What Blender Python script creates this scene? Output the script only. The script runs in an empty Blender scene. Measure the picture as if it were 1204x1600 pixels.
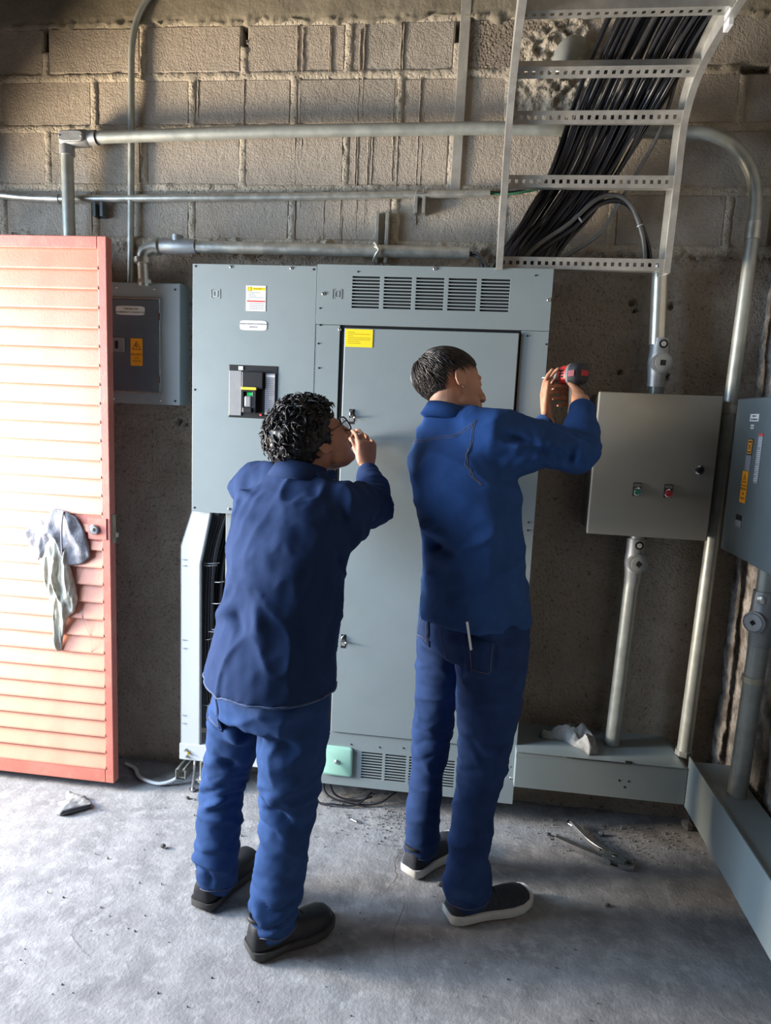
import bpy, bmesh, math, random
import numpy as np
from mathutils import Vector, Matrix, Quaternion
from mathutils.bvhtree import BVHTree

# ---------------------------------------------------------------- camera
C = bpy.context.scene.collection
scene = bpy.context.scene
def cam_axes(p, r, y):
    f = Vector((-math.sin(y)*math.cos(p), math.cos(y)*math.cos(p), -math.sin(p)))
    rt = Vector((math.cos(y), math.sin(y), 0)); up = rt.cross(f)
    return math.cos(r)*rt + math.sin(r)*up, -math.sin(r)*rt + math.cos(r)*up, f
_a, _b, _c = cam_axes(math.radians(8.25), math.radians(2.6), math.radians(6.6))
cd = bpy.data.cameras.new('camera'); cam = bpy.data.objects.new('camera', cd); C.objects.link(cam)
M3 = Matrix((_a, _b, -_c)).transposed()
cam.matrix_world = Matrix.Translation((0, -2.72, 1.6)) @ M3.to_4x4()
cd.sensor_fit = 'VERTICAL'; cd.sensor_height = 36; cd.sensor_width = 27; cd.lens = 36*1045/1600
cd.clip_start = .02
scene.camera = cam
# ---------------------------------------------------------------- world, daylight through the doorway on the left, exposure
w = bpy.data.worlds.new('world'); scene.world = w; w.use_nodes = True
bg = w.node_tree.nodes['Background']; bg.inputs[0].default_value = (.62, .72, 1, 1); bg.inputs[1].default_value = .012
def area(name, loc, target, sx, sy, power, col, spread=180):
    l = bpy.data.lights.new(name, 'AREA'); l.shape = 'RECTANGLE'; l.size = sx; l.size_y = sy
    l.energy = power; l.color = col; l.spread = math.radians(spread)
    o = bpy.data.objects.new(name, l); C.objects.link(o); o.location = loc
    d = (Vector(target)-Vector(loc)).normalized()
    o.rotation_euler = d.to_track_quat('-Z', 'Y').to_euler()
    return o
# sky seen through the doorway (cool, coming down) and the sunlit yard (warm, coming up)
area('doorway_skylight', (-2.85, -1.22, 1.55), (-.2, -.85, .45), 1.5, 1.9, 158, (.62, .79, 1), 130)
area('yard_bounce', (-4.0, -1.05, 1.25), (-.9, 0, 2.3), .6, .7, 400, (1, .80, .56))
scene.view_settings.view_transform = 'Standard'; scene.view_settings.look = 'None'
scene.view_settings.gamma = 1; scene.view_settings.use_curve_mapping = False
scene.view_settings.exposure = 0.0

# ---------------------------------------------------------------- materials
def _nodes(name):
    m = bpy.data.materials.new(name); m.use_nodes = True
    return m, m.node_tree, m.node_tree.nodes['Principled BSDF']
def mat(name, c1, c2=None, scale=8, rough=.6, metal=0, bump=0, bscale=60, detail=6, c3=None, c3scale=2, c3amt=.5,
        stretch=(1,1,1), rvar=.0, spec=.5, bump2=0, b2scale=8, voro=0, vscale=90, sheen=0, coat=0, contrast=(.35,.65), alpha=1, trans=0):
    m, nt, b = _nodes(name); L = nt.links.new; N = nt.nodes.new
    tc = N('ShaderNodeTexCoord'); mp = N('ShaderNodeMapping'); mp.inputs['Scale'].default_value = stretch
    L(tc.outputs['Object'], mp.inputs[0])
    def noise(s, d=detail, r=.6):
        n = N('ShaderNodeTexNoise'); n.inputs['Scale'].default_value = s; n.inputs['Detail'].default_value = d
        n.inputs['Roughness'].default_value = r; L(mp.outputs[0], n.inputs['Vector']); return n
    def ramp(src, lo, hi):
        r = N('ShaderNodeMapRange'); r.inputs['From Min'].default_value = lo; r.inputs['From Max'].default_value = hi
        L(src, r.inputs['Value']); return r
    b.inputs['Roughness'].default_value = rough; b.inputs['Metallic'].default_value = metal
    b.inputs['Specular IOR Level'].default_value = spec
    b.inputs['Sheen Weight'].default_value = sheen; b.inputs['Coat Weight'].default_value = coat
    b.inputs['Alpha'].default_value = alpha; b.inputs['Transmission Weight'].default_value = trans
    def rgb(c): return (c[0], c[1], c[2], 1)
    if c2 is None: b.inputs['Base Color'].default_value = rgb(c1)
    else:
        n = noise(scale); r = ramp(n.outputs['Fac'], *contrast)
        mx = N('ShaderNodeMix'); mx.data_type = 'RGBA'; L(r.outputs[0], mx.inputs['Factor'])
        mx.inputs['A'].default_value = rgb(c1); mx.inputs['B'].default_value = rgb(c2); out = mx.outputs['Result']
        if c3 is not None:
            n3 = noise(c3scale, 5, .65); r3 = ramp(n3.outputs['Fac'], .5, .68)
            mu = N('ShaderNodeMath'); mu.operation = 'MULTIPLY'; mu.inputs[1].default_value = c3amt; L(r3.outputs[0], mu.inputs[0])
            m3 = N('ShaderNodeMix'); m3.data_type = 'RGBA'; L(mu.outputs[0], m3.inputs['Factor'])
            L(out, m3.inputs['A']); m3.inputs['B'].default_value = rgb(c3); out = m3.outputs['Result']
        L(out, b.inputs['Base Color'])
        if rvar:
            rr = N('ShaderNodeMapRange'); rr.inputs['To Min'].default_value = rough-rvar; rr.inputs['To Max'].default_value = rough+rvar
            L(n.outputs['Fac'], rr.inputs['Value']); L(rr.outputs[0], b.inputs['Roughness'])
    prev = None
    for dist, sc, kind in ((bump2, b2scale, 0), (bump, bscale, 0), (voro, vscale, 1)):
        if not dist: continue
        bp = N('ShaderNodeBump'); bp.inputs['Strength'].default_value = 1; bp.inputs['Distance'].default_value = dist
        if kind:
            v = N('ShaderNodeTexVoronoi'); v.inputs['Scale'].default_value = sc; L(mp.outputs[0], v.inputs['Vector'])
            r = ramp(v.outputs['Distance'], 0, .6); L(r.outputs[0], bp.inputs['Height'])
        else: L(noise(sc, 8, .65).outputs['Fac'], bp.inputs['Height'])
        if prev: L(prev.outputs[0], bp.inputs['Normal'])
        prev = bp
    if prev: L(prev.outputs[0], b.inputs['Normal'])
    return m
def denim(name, c1, c2, wear, rough=.85):
    m = mat(name, c1, c2, scale=9, rough=rough, bump=.0006, bscale=420, c3=wear, c3scale=14, c3amt=.35, spec=.12)
    return m
M = dict(
 block=mat('block_concrete', (.33,.285,.235), (.43,.375,.31), 7, .95, bump=.0045, bscale=110, voro=.0012, vscale=150, c3=(.24,.21,.185), c3scale=3, spec=.15, bump2=.008, b2scale=18),
 block2=mat('block_concrete_grey', (.29,.26,.22), (.38,.34,.29), 9, .95, bump=.005, bscale=95, voro=.0014, vscale=150, c3=(.40,.36,.31), c3scale=4, spec=.15, bump2=.01, b2scale=20),
 block3=mat('block_concrete_rough', (.25,.205,.16), (.36,.31,.25), 12, .95, bump=.012, bscale=55, voro=.006, vscale=95, c3=(.19,.16,.13), c3scale=6, spec=.15, bump2=.01, b2scale=20),
 beam=mat('beam_concrete', (.20,.175,.13), (.27,.24,.18), 4, .9, bump=.003, bscale=45, c3=(.15,.135,.11), c3scale=3, spec=.2, bump2=.006, b2scale=7),
 rwall=mat('flaking_plaster', (.16,.14,.12), (.40,.375,.35), 11, .95, bump=.008, bscale=60, voro=.004, vscale=90, spec=.15, bump2=.008, b2scale=16, contrast=(.40,.60), c3=(.07,.06,.05), c3scale=14, c3amt=.6),
 floor=mat('floor_concrete', (.175,.175,.183), (.27,.27,.278), 9, .85, bump=.003, bscale=90, c3=(.36,.36,.365), c3scale=22, c3amt=.6, spec=.25, bump2=.003, b2scale=13, detail=9),
 plainwall=mat('side_wall', (.13,.115,.10), (.17,.155,.13), 5, .9, bump=.004, bscale=40),
 cab=mat('cabinet_paint', (.20,.24,.25), (.215,.255,.265), 3, .40, bump=.0003, bscale=300, c3=(.19,.228,.24), c3scale=5, rvar=.05, spec=.45),
 cabside=mat('cabinet_paint_dark', (.20,.235,.24), (.22,.255,.26), 3, .5),
 lightgrey=mat('panel_paint', (.23,.26,.275), (.25,.28,.295), 4, .33, bump=.0003, bscale=260, spec=.5),
 smoke=mat('tinted_door', (.085,.105,.13), (.11,.13,.155), 5, .22, spec=.6, c3=(.16,.17,.18), c3scale=9, c3amt=.25),
 beige=mat('enclosure_paint', (.25,.245,.215), (.27,.265,.235), 4, .5, bump=.0004, bscale=300, c3=(.26,.255,.225), c3scale=7, c3amt=.35, spec=.4),
 dkgrey=mat('switch_paint', (.09,.11,.115), (.105,.125,.13), 4, .35, spec=.5),
 black=mat('black_plastic', (.012,.012,.014), rough=.4),
 void=mat('dark_interior', (.006,.006,.007), rough=.9),
 greyplastic=mat('grey_plastic', (.20,.205,.215), (.23,.235,.245), 20, .45),
 white=mat('white_plastic', (.75,.76,.76), (.80,.81,.81), 20, .4),
 duct=mat('white_channel', (.50,.54,.58), (.57,.61,.65), 4, .38, metal=.15, c3=(.50,.53,.57), c3scale=6, stretch=(1,1,.2)),
 galv=mat('galvanized_steel', (.40,.41,.38), (.56,.57,.53), 30, .38, metal=.75, bump=.0003, bscale=200, rvar=.1, c3=(.30,.31,.28), c3scale=9),
 galvpaint=mat('galvanized_dull', (.29,.31,.29), (.38,.40,.37), 18, .42, metal=.45, bump=.0004, bscale=160, rvar=.1, c3=(.27,.28,.24), c3scale=10),
 brightzinc=mat('bright_zinc', (.62,.60,.50), (.74,.72,.62), 14, .34, metal=.75, rvar=.06),
 cast=mat('cast_aluminium', (.24,.25,.255), (.33,.34,.345), 25, .42, metal=.45, bump=.0008, bscale=240),
 tray=mat('tray_aluminium', (.42,.41,.38), (.56,.55,.51), 20, .42, metal=.6, bump=.0003, bscale=160, c3=(.33,.32,.29), c3scale=12),
 chrome=mat('chrome', (.75,.75,.76), rough=.15, metal=1),
 steel=mat('tool_steel', (.42,.43,.45), (.60,.61,.63), 40, .28, metal=.9),
 brass=mat('brass', (.7,.5,.12), rough=.35, metal=.8),
 cable=mat('cable_sheath', (.010,.011,.015), (.02,.021,.026), 30, .36, spec=.5),
 cablegrey=mat('grey_cable', (.09,.085,.08), (.13,.125,.115), 30, .45),
 cablewhite=mat('white_cable', (.55,.56,.57), rough=.45),
 cablegreen=mat('green_cable', (.02,.10,.05), rough=.45),
 tie=mat('zip_tie', (.38,.38,.38), rough=.4),
 door=mat('door_salmon_paint', (.54,.225,.150), (.60,.26,.18), 5, .48, bump=.0008, bscale=120, c3=(.50,.20,.14), c3scale=7, c3amt=.4, spec=.4),
 doorframe=mat('door_red_paint', (.40,.125,.095), (.46,.15,.115), 6, .5, bump=.0008, bscale=120, c3=(.55,.27,.19), c3scale=16, c3amt=.3, spec=.4),
 brassplate=mat('strike_plate', (.42,.40,.30), (.5,.47,.36), 20, .4, metal=.6),
 paper=mat('label_white', (.58,.58,.57), rough=.5), ink=mat('print_black', (.03,.03,.035), rough=.6),
 inkgrey=mat('print_grey', (.22,.22,.24), rough=.6), inkred=mat('print_red', (.55,.05,.04), rough=.6),
 inkbrown=mat('print_brown', (.10,.03,.01), rough=.6),
 yellow=mat('label_yellow', (.80,.62,.015), rough=.5), yellowink=mat('print_olive', (.48,.36,.01), rough=.5),
 orange=mat('label_orange', (.80,.32,.01), rough=.5), mint=mat('mint_paint', (.27,.50,.41), (.30,.53,.44), 5, .5),
 green=mat('green_plastic', (.01,.42,.09), rough=.35), tealbtn=mat('green_button', (.01,.16,.11), rough=.3),
 redbtn=mat('red_button', (.35,.01,.02), rough=.3), yellowplastic=mat('yellow_plastic', (.75,.58,.05), rough=.4),
 drillred=mat('drill_red', (.50,.02,.018), (.58,.03,.025), 30, .38), rubber=mat('drill_rubber', (.03,.03,.032), (.045,.045,.048), 30, .6),
 drillgrey=mat('drill_grey', (.25,.25,.25), rough=.5),
 skin1=mat('skin_a', (.30,.135,.082), (.36,.17,.105), 14, .5, bump=.0004, bscale=300, spec=.35),
 skin2=mat('skin_b', (.46,.235,.15), (.52,.275,.18), 14, .5, bump=.0004, bscale=300, spec=.35),
 hair1=mat('hair_black', (.006,.006,.007), (.012,.011,.012), 60, .48, spec=.3),
 hair2=mat('hair_brown', (.022,.017,.016), (.05,.041,.038), 60, .42, spec=.5),
 eye=mat('eye_white', (.7,.68,.65), rough=.2), iris=mat('iris', (.02,.012,.008), rough=.2),
 navy=denim('navy_shirt_cloth', (.014,.029,.080), (.017,.035,.094), (.021,.044,.115), .9),
 jeansblue=denim('blue_work_denim', (.017,.042,.120), (.022,.053,.148), (.034,.078,.20)),
 denimshirt=denim('denim_shirt_cloth', (.022,.061,.18), (.028,.074,.215), (.038,.092,.26)),
 jeansdark=denim('dark_denim', (.014,.032,.095), (.021,.046,.13), (.03,.062,.17)),
 thread=mat('stitching', (.13,.12,.14), rough=.8), hemedge=mat('hem_edge', (.03,.055,.13), (.05,.08,.17), 60, .85),
 leather=mat('black_leather', (.010,.010,.012), (.017,.017,.020), 20, .5, bump=.0006, bscale=200, c3=(.05,.047,.045), c3scale=12, c3amt=.25, spec=.3),
 bootsole=mat('dark_sole', (.03,.029,.028), (.055,.052,.05), 30, .75, bump=.001, bscale=150),
 knit=mat('dark_knit', (.012,.015,.024), (.022,.026,.038), 90, .8, bump=.0012, bscale=300), whitesole=mat('white_sole', (.5,.5,.49), (.6,.6,.58), 20, .6),
 lens=mat('lens_glass', (.9,.9,.9), rough=.03, trans=.95, spec=.5),
 raggrey=mat('dirty_grey_cloth', (.20,.195,.215), (.31,.305,.33), 16, .9, bump=.002, bscale=150, c3=(.09,.085,.09), c3scale=22, c3amt=.75, spec=.15),
 ragplaid=mat('dirty_plaid_cloth', (.36,.34,.27), (.60,.58,.50), 40, .9, bump=.002, bscale=150, c3=(.12,.11,.10), c3scale=25, c3amt=.8, spec=.15, stretch=(1.5,1.5,.5)),
 glove=mat('soiled_glove_cloth', (.20,.205,.205), (.31,.315,.31), 16, .9, bump=.002, bscale=200, c3=(.12,.12,.12), c3scale=22, c3amt=.6, spec=.15),
 pebble=mat('rubble', (.10,.095,.09), (.2,.195,.18), 30, .95, bump=.003, bscale=100), crack=mat('crack_grey', (.07,.07,.072), (.12,.12,.122), 40, 1),  # crack: mottled dark grey for the flat floor crack ribbons and the stones
 pen=mat('pen_silver', (.7,.71,.73), rough=.3, metal=.3),
)

# ---------------------------------------------------------------- numpy noise
_rng = np.random.RandomState(7)
_perm = _rng.permutation(256); _perm = np.concatenate([_perm, _perm, _perm])
_grad = _rng.normal(size=(256, 3)); _grad /= np.linalg.norm(_grad, axis=1)[:, None]
def pnoise(p):
    p = np.asarray(p, float); i = np.floor(p).astype(int); f = p-i; u = f*f*f*(f*(f*6-15)+10); i &= 255
    r = 0
    for dx in (0, 1):
        for dy in (0, 1):
            for dz in (0, 1):
                h = _perm[_perm[_perm[i[:, 0]+dx]+i[:, 1]+dy]+i[:, 2]+dz]
                g = (_grad[h]*(f-np.array([dx, dy, dz]))).sum(1)
                wx = u[:, 0] if dx else 1-u[:, 0]; wy = u[:, 1] if dy else 1-u[:, 1]; wz = u[:, 2] if dz else 1-u[:, 2]
                r = r+g*wx*wy*wz
    return r*1.6
def fbm(p, o=4):
    s = 0; a = 1
    for k in range(o): s = s+a*pnoise(p*2**k+k*17.3); a *= .5
    return s

# ---------------------------------------------------------------- mesh building
class MB:
    def __init__(s): s.v = []; s.f = []
    def add(s, vs, fs):
        n = len(s.v); s.v += [tuple(v) for v in vs]; s.f += [tuple(i+n for i in f) for f in fs]; return s
    def box(s, x0, x1, y0, y1, z0, z1):
        return s.add([(x0,y0,z0),(x1,y0,z0),(x1,y1,z0),(x0,y1,z0),(x0,y0,z1),(x1,y0,z1),(x1,y1,z1),(x0,y1,z1)],
              [(0,3,2,1),(4,5,6,7),(0,1,5,4),(1,2,6,5),(2,3,7,6),(3,0,4,7)])
    def prism(s, poly, d):            # poly: list of 3D points, extruded by vector d
        n = len(poly); d = Vector(d); a = [Vector(p) for p in poly]; b = [p+d for p in a]
        return s.add(a+b, [tuple(range(n))[::-1], tuple(range(n, 2*n))]+[(i, (i+1) % n, n+(i+1) % n, n+i) for i in range(n)])
    def tube(s, path, r, n=10, cap=True, ell=None, ref=None):
        P = [Vector(p) for p in path]; m = len(P)
        R = r if isinstance(r, (list, tuple)) else [r]*m
        T = [((P[min(i+1, m-1)]-P[max(i-1, 0)]) or Vector((0,0,1))).normalized() for i in range(m)]
        u = Vector(ref) if ref is not None else (Vector((0,0,1)) if abs(T[0].z) < .9 else Vector((1,0,0)))
        u = (u-T[0]*u.dot(T[0])).normalized(); vs = []
        for i in range(m):
            u = (u-T[i]*u.dot(T[i])).normalized(); v = T[i].cross(u)
            e = 1 if ell is None else (ell[i] if isinstance(ell, (list, tuple)) else ell)
            for k in range(n):
                a = 2*math.pi*k/n; vs.append(P[i]+R[i]*(math.cos(a)*u+math.sin(a)*v*e))
        fs = [(i*n+k, i*n+(k+1) % n, (i+1)*n+(k+1) % n, (i+1)*n+k) for i in range(m-1) for k in range(n)]
        if cap: fs += [tuple(range(n))[::-1], tuple(range((m-1)*n, m*n))]
        return s.add(vs, fs)
    def cyl(s, a, b, r, n=16, r2=None): return s.tube([a, b], [r, r if r2 is None else r2], n)
    def lathe(s, base, axis, prof, n=20):     # prof: (distance along axis, radius)
        base = Vector(base); ax = Vector(axis).normalized()
        u = Vector((0,0,1)) if abs(ax.z) < .9 else Vector((1,0,0)); u = (u-ax*u.dot(ax)).normalized(); v = ax.cross(u); vs = []
        for d, r in prof:
            for k in range(n):
                a = 2*math.pi*k/n; vs.append(base+ax*d+max(r, 1e-5)*(math.cos(a)*u+math.sin(a)*v))
        m = len(prof)
        return s.add(vs, [(i*n+k, i*n+(k+1) % n, (i+1)*n+(k+1) % n, (i+1)*n+k) for i in range(m-1) for k in range(n)]
                     + [tuple(range(n))[::-1], tuple(range((m-1)*n, m*n))])
    def ell(s, c, r, rot=None, n=12):
        c = Vector(c); vs = []; fs = []; m = n
        for i in range(1, m):
            t = math.pi*i/m
            for k in range(n*2):
                a = math.pi*k/n; p = Vector((r[0]*math.sin(t)*math.cos(a), r[1]*math.sin(t)*math.sin(a), r[2]*math.cos(t)))
                vs.append(c+(rot @ p if rot else p))
        q = n*2
        for i in range(m-2):
            for k in range(q): fs.append((i*q+k, (i+1)*q+k, (i+1)*q+(k+1) % q, i*q+(k+1) % q))
        t = Vector((0,0,r[2])); vs += [c+(rot @ t if rot else t), c-(rot @ t if rot else t)]; a = len(vs)-2
        for k in range(q): fs.append((a, k, (k+1) % q)); fs.append((a+1, (m-2)*q+(k+1) % q, (m-2)*q+k))
        return s.add(vs, fs)
    def loft(s, secs, n=28):          # secs: (centre, half u, half v, u dir, v dir[, exponent])
        vs = []
        for sc in secs:
            c, a, b, u, v = sc[:5]; e = sc[5] if len(sc) > 5 else 2
            c = Vector(c); u = Vector(u); v = Vector(v)
            for k in range(n):
                t = 2*math.pi*k/n; cs, sn = math.cos(t), math.sin(t)
                vs.append(c+u*(a*math.copysign(abs(cs)**(2/e), cs))+v*(b*math.copysign(abs(sn)**(2/e), sn)))
        m = len(secs)
        return s.add(vs, [(i*n+k, i*n+(k+1) % n, (i+1)*n+(k+1) % n, (i+1)*n+k) for i in range(m-1) for k in range(n)]
                     + [tuple(range(n))[::-1], tuple(range((m-1)*n, m*n))])
    def mesh(s, name):
        me = bpy.data.meshes.new(name); me.from_pydata(s.v, [], s.f)
        bm = bmesh.new(); bm.from_mesh(me); bmesh.ops.recalc_face_normals(bm, faces=bm.faces); bm.to_mesh(me); bm.free()
        return me
    def build(s, name, m, parent=None, smooth=None, bevel=0, seg=2):
        me = s.mesh(name); return put(name, me, m, parent, smooth, bevel, seg)
def put(name, me, m, parent=None, smooth=None, bevel=0, seg=2):
    o = bpy.data.objects.new(name, me); C.objects.link(o)
    if m and not me.materials: me.materials.append(M[m] if isinstance(m, str) else m)
    if smooth is not None:
        me.polygons.foreach_set('use_smooth', [True]*len(me.polygons))
        if smooth < 180: me.set_sharp_from_angle(angle=math.radians(smooth))
    if bevel:
        b = o.modifiers.new('bevel', 'BEVEL'); b.width = bevel; b.segments = seg; b.limit_method = 'ANGLE'; b.angle_limit = math.radians(50)
    if parent: o.parent = parent
    return o
def tag(o, label, cat, group=None, kind=None):
    if label: o['label'] = label
    if cat: o['category'] = cat
    if group: o['group'] = group
    if kind: o['kind'] = kind
    return o
def thing(name, label, cat, group=None):
    o = bpy.data.objects.new(name, None); C.objects.link(o); o.empty_display_size = .05
    return tag(o, label, cat, group)
def inst(name, me, loc, parent, rot=None):
    o = bpy.data.objects.new(name, me); C.objects.link(o); o.location = loc; o.parent = parent; o['_inst'] = 1
    if rot: o.rotation_euler = rot
    return o
def box(name, m, x0, x1, y0, y1, z0, z1, parent=None, bevel=.0015):
    return MB().box(x0, x1, y0, y1, z0, z1).build(name, m, parent, bevel=bevel)
def frontplate(b, x0, x1, z0, z1, y0, y1, holes=(), T=None):
    """a plate in the XZ plane between y0 (front) and y1 with rectangular holes cut through"""
    xs = sorted({x0, x1, *[h[0] for h in holes], *[h[1] for h in holes]}); zs = sorted({z0, z1, *[h[2] for h in holes], *[h[3] for h in holes]})
    T = T or (lambda x, y, z: (x, y, z)); solid = {}
    for i in range(len(xs)-1):
        for j in range(len(zs)-1):
            cx, cz = (xs[i]+xs[i+1])/2, (zs[j]+zs[j+1])/2
            solid[i, j] = not any(h[0] < cx < h[1] and h[2] < cz < h[3] for h in holes)
    idx = {}
    def vid(i, j, k):
        if (i, j, k) not in idx: idx[i, j, k] = len(b.v); b.v.append(tuple(T(xs[i], (y0, y1)[k], zs[j])))
        return idx[i, j, k]
    for (i, j), ok in solid.items():
        if not ok: continue
        b.f.append((vid(i,j,0), vid(i+1,j,0), vid(i+1,j+1,0), vid(i,j+1,0)))
        b.f.append((vid(i,j,1), vid(i,j+1,1), vid(i+1,j+1,1), vid(i+1,j,1)))
        for di, dj, e in ((-1,0,((i,j),(i,j+1))), (1,0,((i+1,j+1),(i+1,j))), (0,-1,((i+1,j),(i,j))), (0,1,((i,j+1),(i+1,j+1)))):
            if not solid.get((i+di, j+dj), False):
                (a, c), (d, f) = e; b.f.append((vid(a,c,0), vid(d,f,0), vid(d,f,1), vid(a,c,1)))
    return b
def arc(c, r, a0, a1, n, ux, uy):
    c = Vector(c); ux = Vector(ux); uy = Vector(uy)
    return [c+r*(math.cos(math.radians(a0+(a1-a0)*i/n))*ux+math.sin(math.radians(a0+(a1-a0)*i/n))*uy) for i in range(n+1)]
def spline(pts, n=8):
    P = [Vector(p) for p in pts]; P = [2*P[0]-P[1]]+P+[2*P[-1]-P[-2]]; out = []
    for i in range(1, len(P)-2):
        for k in range(n):
            t = k/n; a, b, c, d = P[i-1:i+3]
            out.append(.5*((2*b)+(c-a)*t+(2*a-5*b+4*c-d)*t*t+(3*b-a-3*c+d)*t**3))
    return out+[P[-2]]
def text(name, s, size, loc, m, parent, rot=(math.pi/2, 0, 0), align='CENTER', sx=1):
    cu = bpy.data.curves.new(name, 'FONT'); cu.body = s; cu.size = size; cu.align_x = align; cu.align_y = 'CENTER'; cu.extrude = .0002; cu.resolution_u = 2
    t = bpy.data.objects.new(name, cu); C.objects.link(t)
    dg = bpy.context.evaluated_depsgraph_get(); me = bpy.data.meshes.new_from_object(t.evaluated_get(dg))
    bpy.data.objects.remove(t); bpy.data.curves.remove(cu)
    R = Matrix.Translation(loc) @ __import__('mathutils').Euler(rot).to_matrix().to_4x4() @ Matrix.Diagonal((sx, 1, 1, 1))
    me.transform(R); me.materials.clear()
    return put(name, me, m, parent)
_screw = None
def screw(x, z, y, parent, r=.005, m='chrome', name='screw'):
    key = (r, m); d = screw.__dict__.setdefault('c', {})
    if key not in d:
        b = MB().lathe((0,0,0), (0,-1,0), [(0, r), (.0015, r), (.003, r*.7), (.0036, r*.3)], 10); me = b.mesh(name)
        me.materials.append(M[m]); me.polygons.foreach_set('use_smooth', [True]*len(me.polygons)); d[key] = me
    return inst(name, d[key], (x, y, z), parent)
def remeshed(b, name, voxel, smooth=6, fac=.5):
    me = b.mesh(name); o = bpy.data.objects.new(name, me); C.objects.link(o)
    md = o.modifiers.new('r', 'REMESH'); md.mode = 'VOXEL'; md.voxel_size = voxel; md.use_smooth_shade = True
    if smooth: s = o.modifiers.new('s', 'SMOOTH'); s.factor = fac; s.iterations = smooth
    dg = bpy.context.evaluated_depsgraph_get(); out = bpy.data.meshes.new_from_object(o.evaluated_get(dg))
    bpy.data.objects.remove(o); bpy.data.meshes.remove(me); out.name = name
    return out
def co(me):
    a = np.empty(len(me.vertices)*3); me.vertices.foreach_get('co', a); return a.reshape(-1, 3)
def nrm(me):
    a = np.empty(len(me.vertices)*3); me.vertices.foreach_get('normal', a); return a.reshape(-1, 3)
def setco(me, a): me.vertices.foreach_set('co', np.ascontiguousarray(a, dtype=np.float32).ravel()); me.update()
def grid(nu, nv, fn):
    u, v = np.meshgrid(np.linspace(0, 1, nu), np.linspace(0, 1, nv)); P = fn(u.ravel(), v.ravel())
    i = np.arange((nu-1)*(nv-1)); r = i//(nu-1); c = i % (nu-1); a = r*nu+c
    F = np.stack([a, a+1, a+nu+1, a+nu], 1); me = bpy.data.meshes.new('grid'); me.from_pydata(P.tolist(), [], F.tolist()); return me
def struct(o, label=None): o['kind'] = 'structure'; return tag(o, label, None)

# ================================================================ SETTING
random.seed(3)
Z0 = 2.235    # top of the plaster coat
# floor
def ffn(u, v):
    x = -2.9+u*4.3; y = -4.2+v*4.35; p = np.stack([x, y, 0*x], 1)
    z = .004*fbm(p*1.3, 3)+.0022*fbm(p*9+5, 3)
    z -= .004*np.clip(fbm(p*3.1+9, 4)-.35, 0, 1)
    return np.stack([x, y, np.clip(z, -.01, .0035)-.0035], 1)
me = grid(260, 260, ffn); me.name = 'floor'
fl = put('floor', me, 'floor', smooth=180); struct(fl, 'dusty grey concrete floor with worn patches and a crack')
def ribbon(name, pts, w, m, parent, z=.0012):
    P = spline(pts, 6); b = MB(); vs = []
    for i, p in enumerate(P):
        t = (P[min(i+1, len(P)-1)]-P[max(i-1, 0)]).normalized(); n = Vector((-t.y, t.x, 0))
        k = w*(.4+.9*random.random())*math.sin(math.pi*(i+.6)/(len(P)+.2)); j = n*random.uniform(-.004, .004)
        vs += [(p.x+j.x+n.x*k, p.y+j.y+n.y*k, z), (p.x+j.x-n.x*k, p.y+j.y-n.y*k, z)]
    b.add(vs, [(2*i, 2*i+1, 2*i+3, 2*i+2) for i in range(len(P)-1)]); return b.build(name, m, parent)
ribbon('floor_crack', [(-.165,-.05,0),(-.17,-.2,0),(-.135,-.33,0),(-.15,-.45,0),(-.165,-.52,0),(-.15,-.6,0),(-.2,-.68,0),(-.235,-.75,0)], .0022, 'crack', fl)
ribbon('floor_crack', [(-.15,-.6,0),(-.11,-.7,0),(-.13,-.85,0),(-.1,-1.0,0)], .0012, 'crack', fl)
ribbon('floor_crack', [(-1.15,-.75,0),(-1.05,-.85,0),(-1.1,-1.0,0),(-.98,-1.1,0)], .0012, 'crack', fl)
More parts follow.
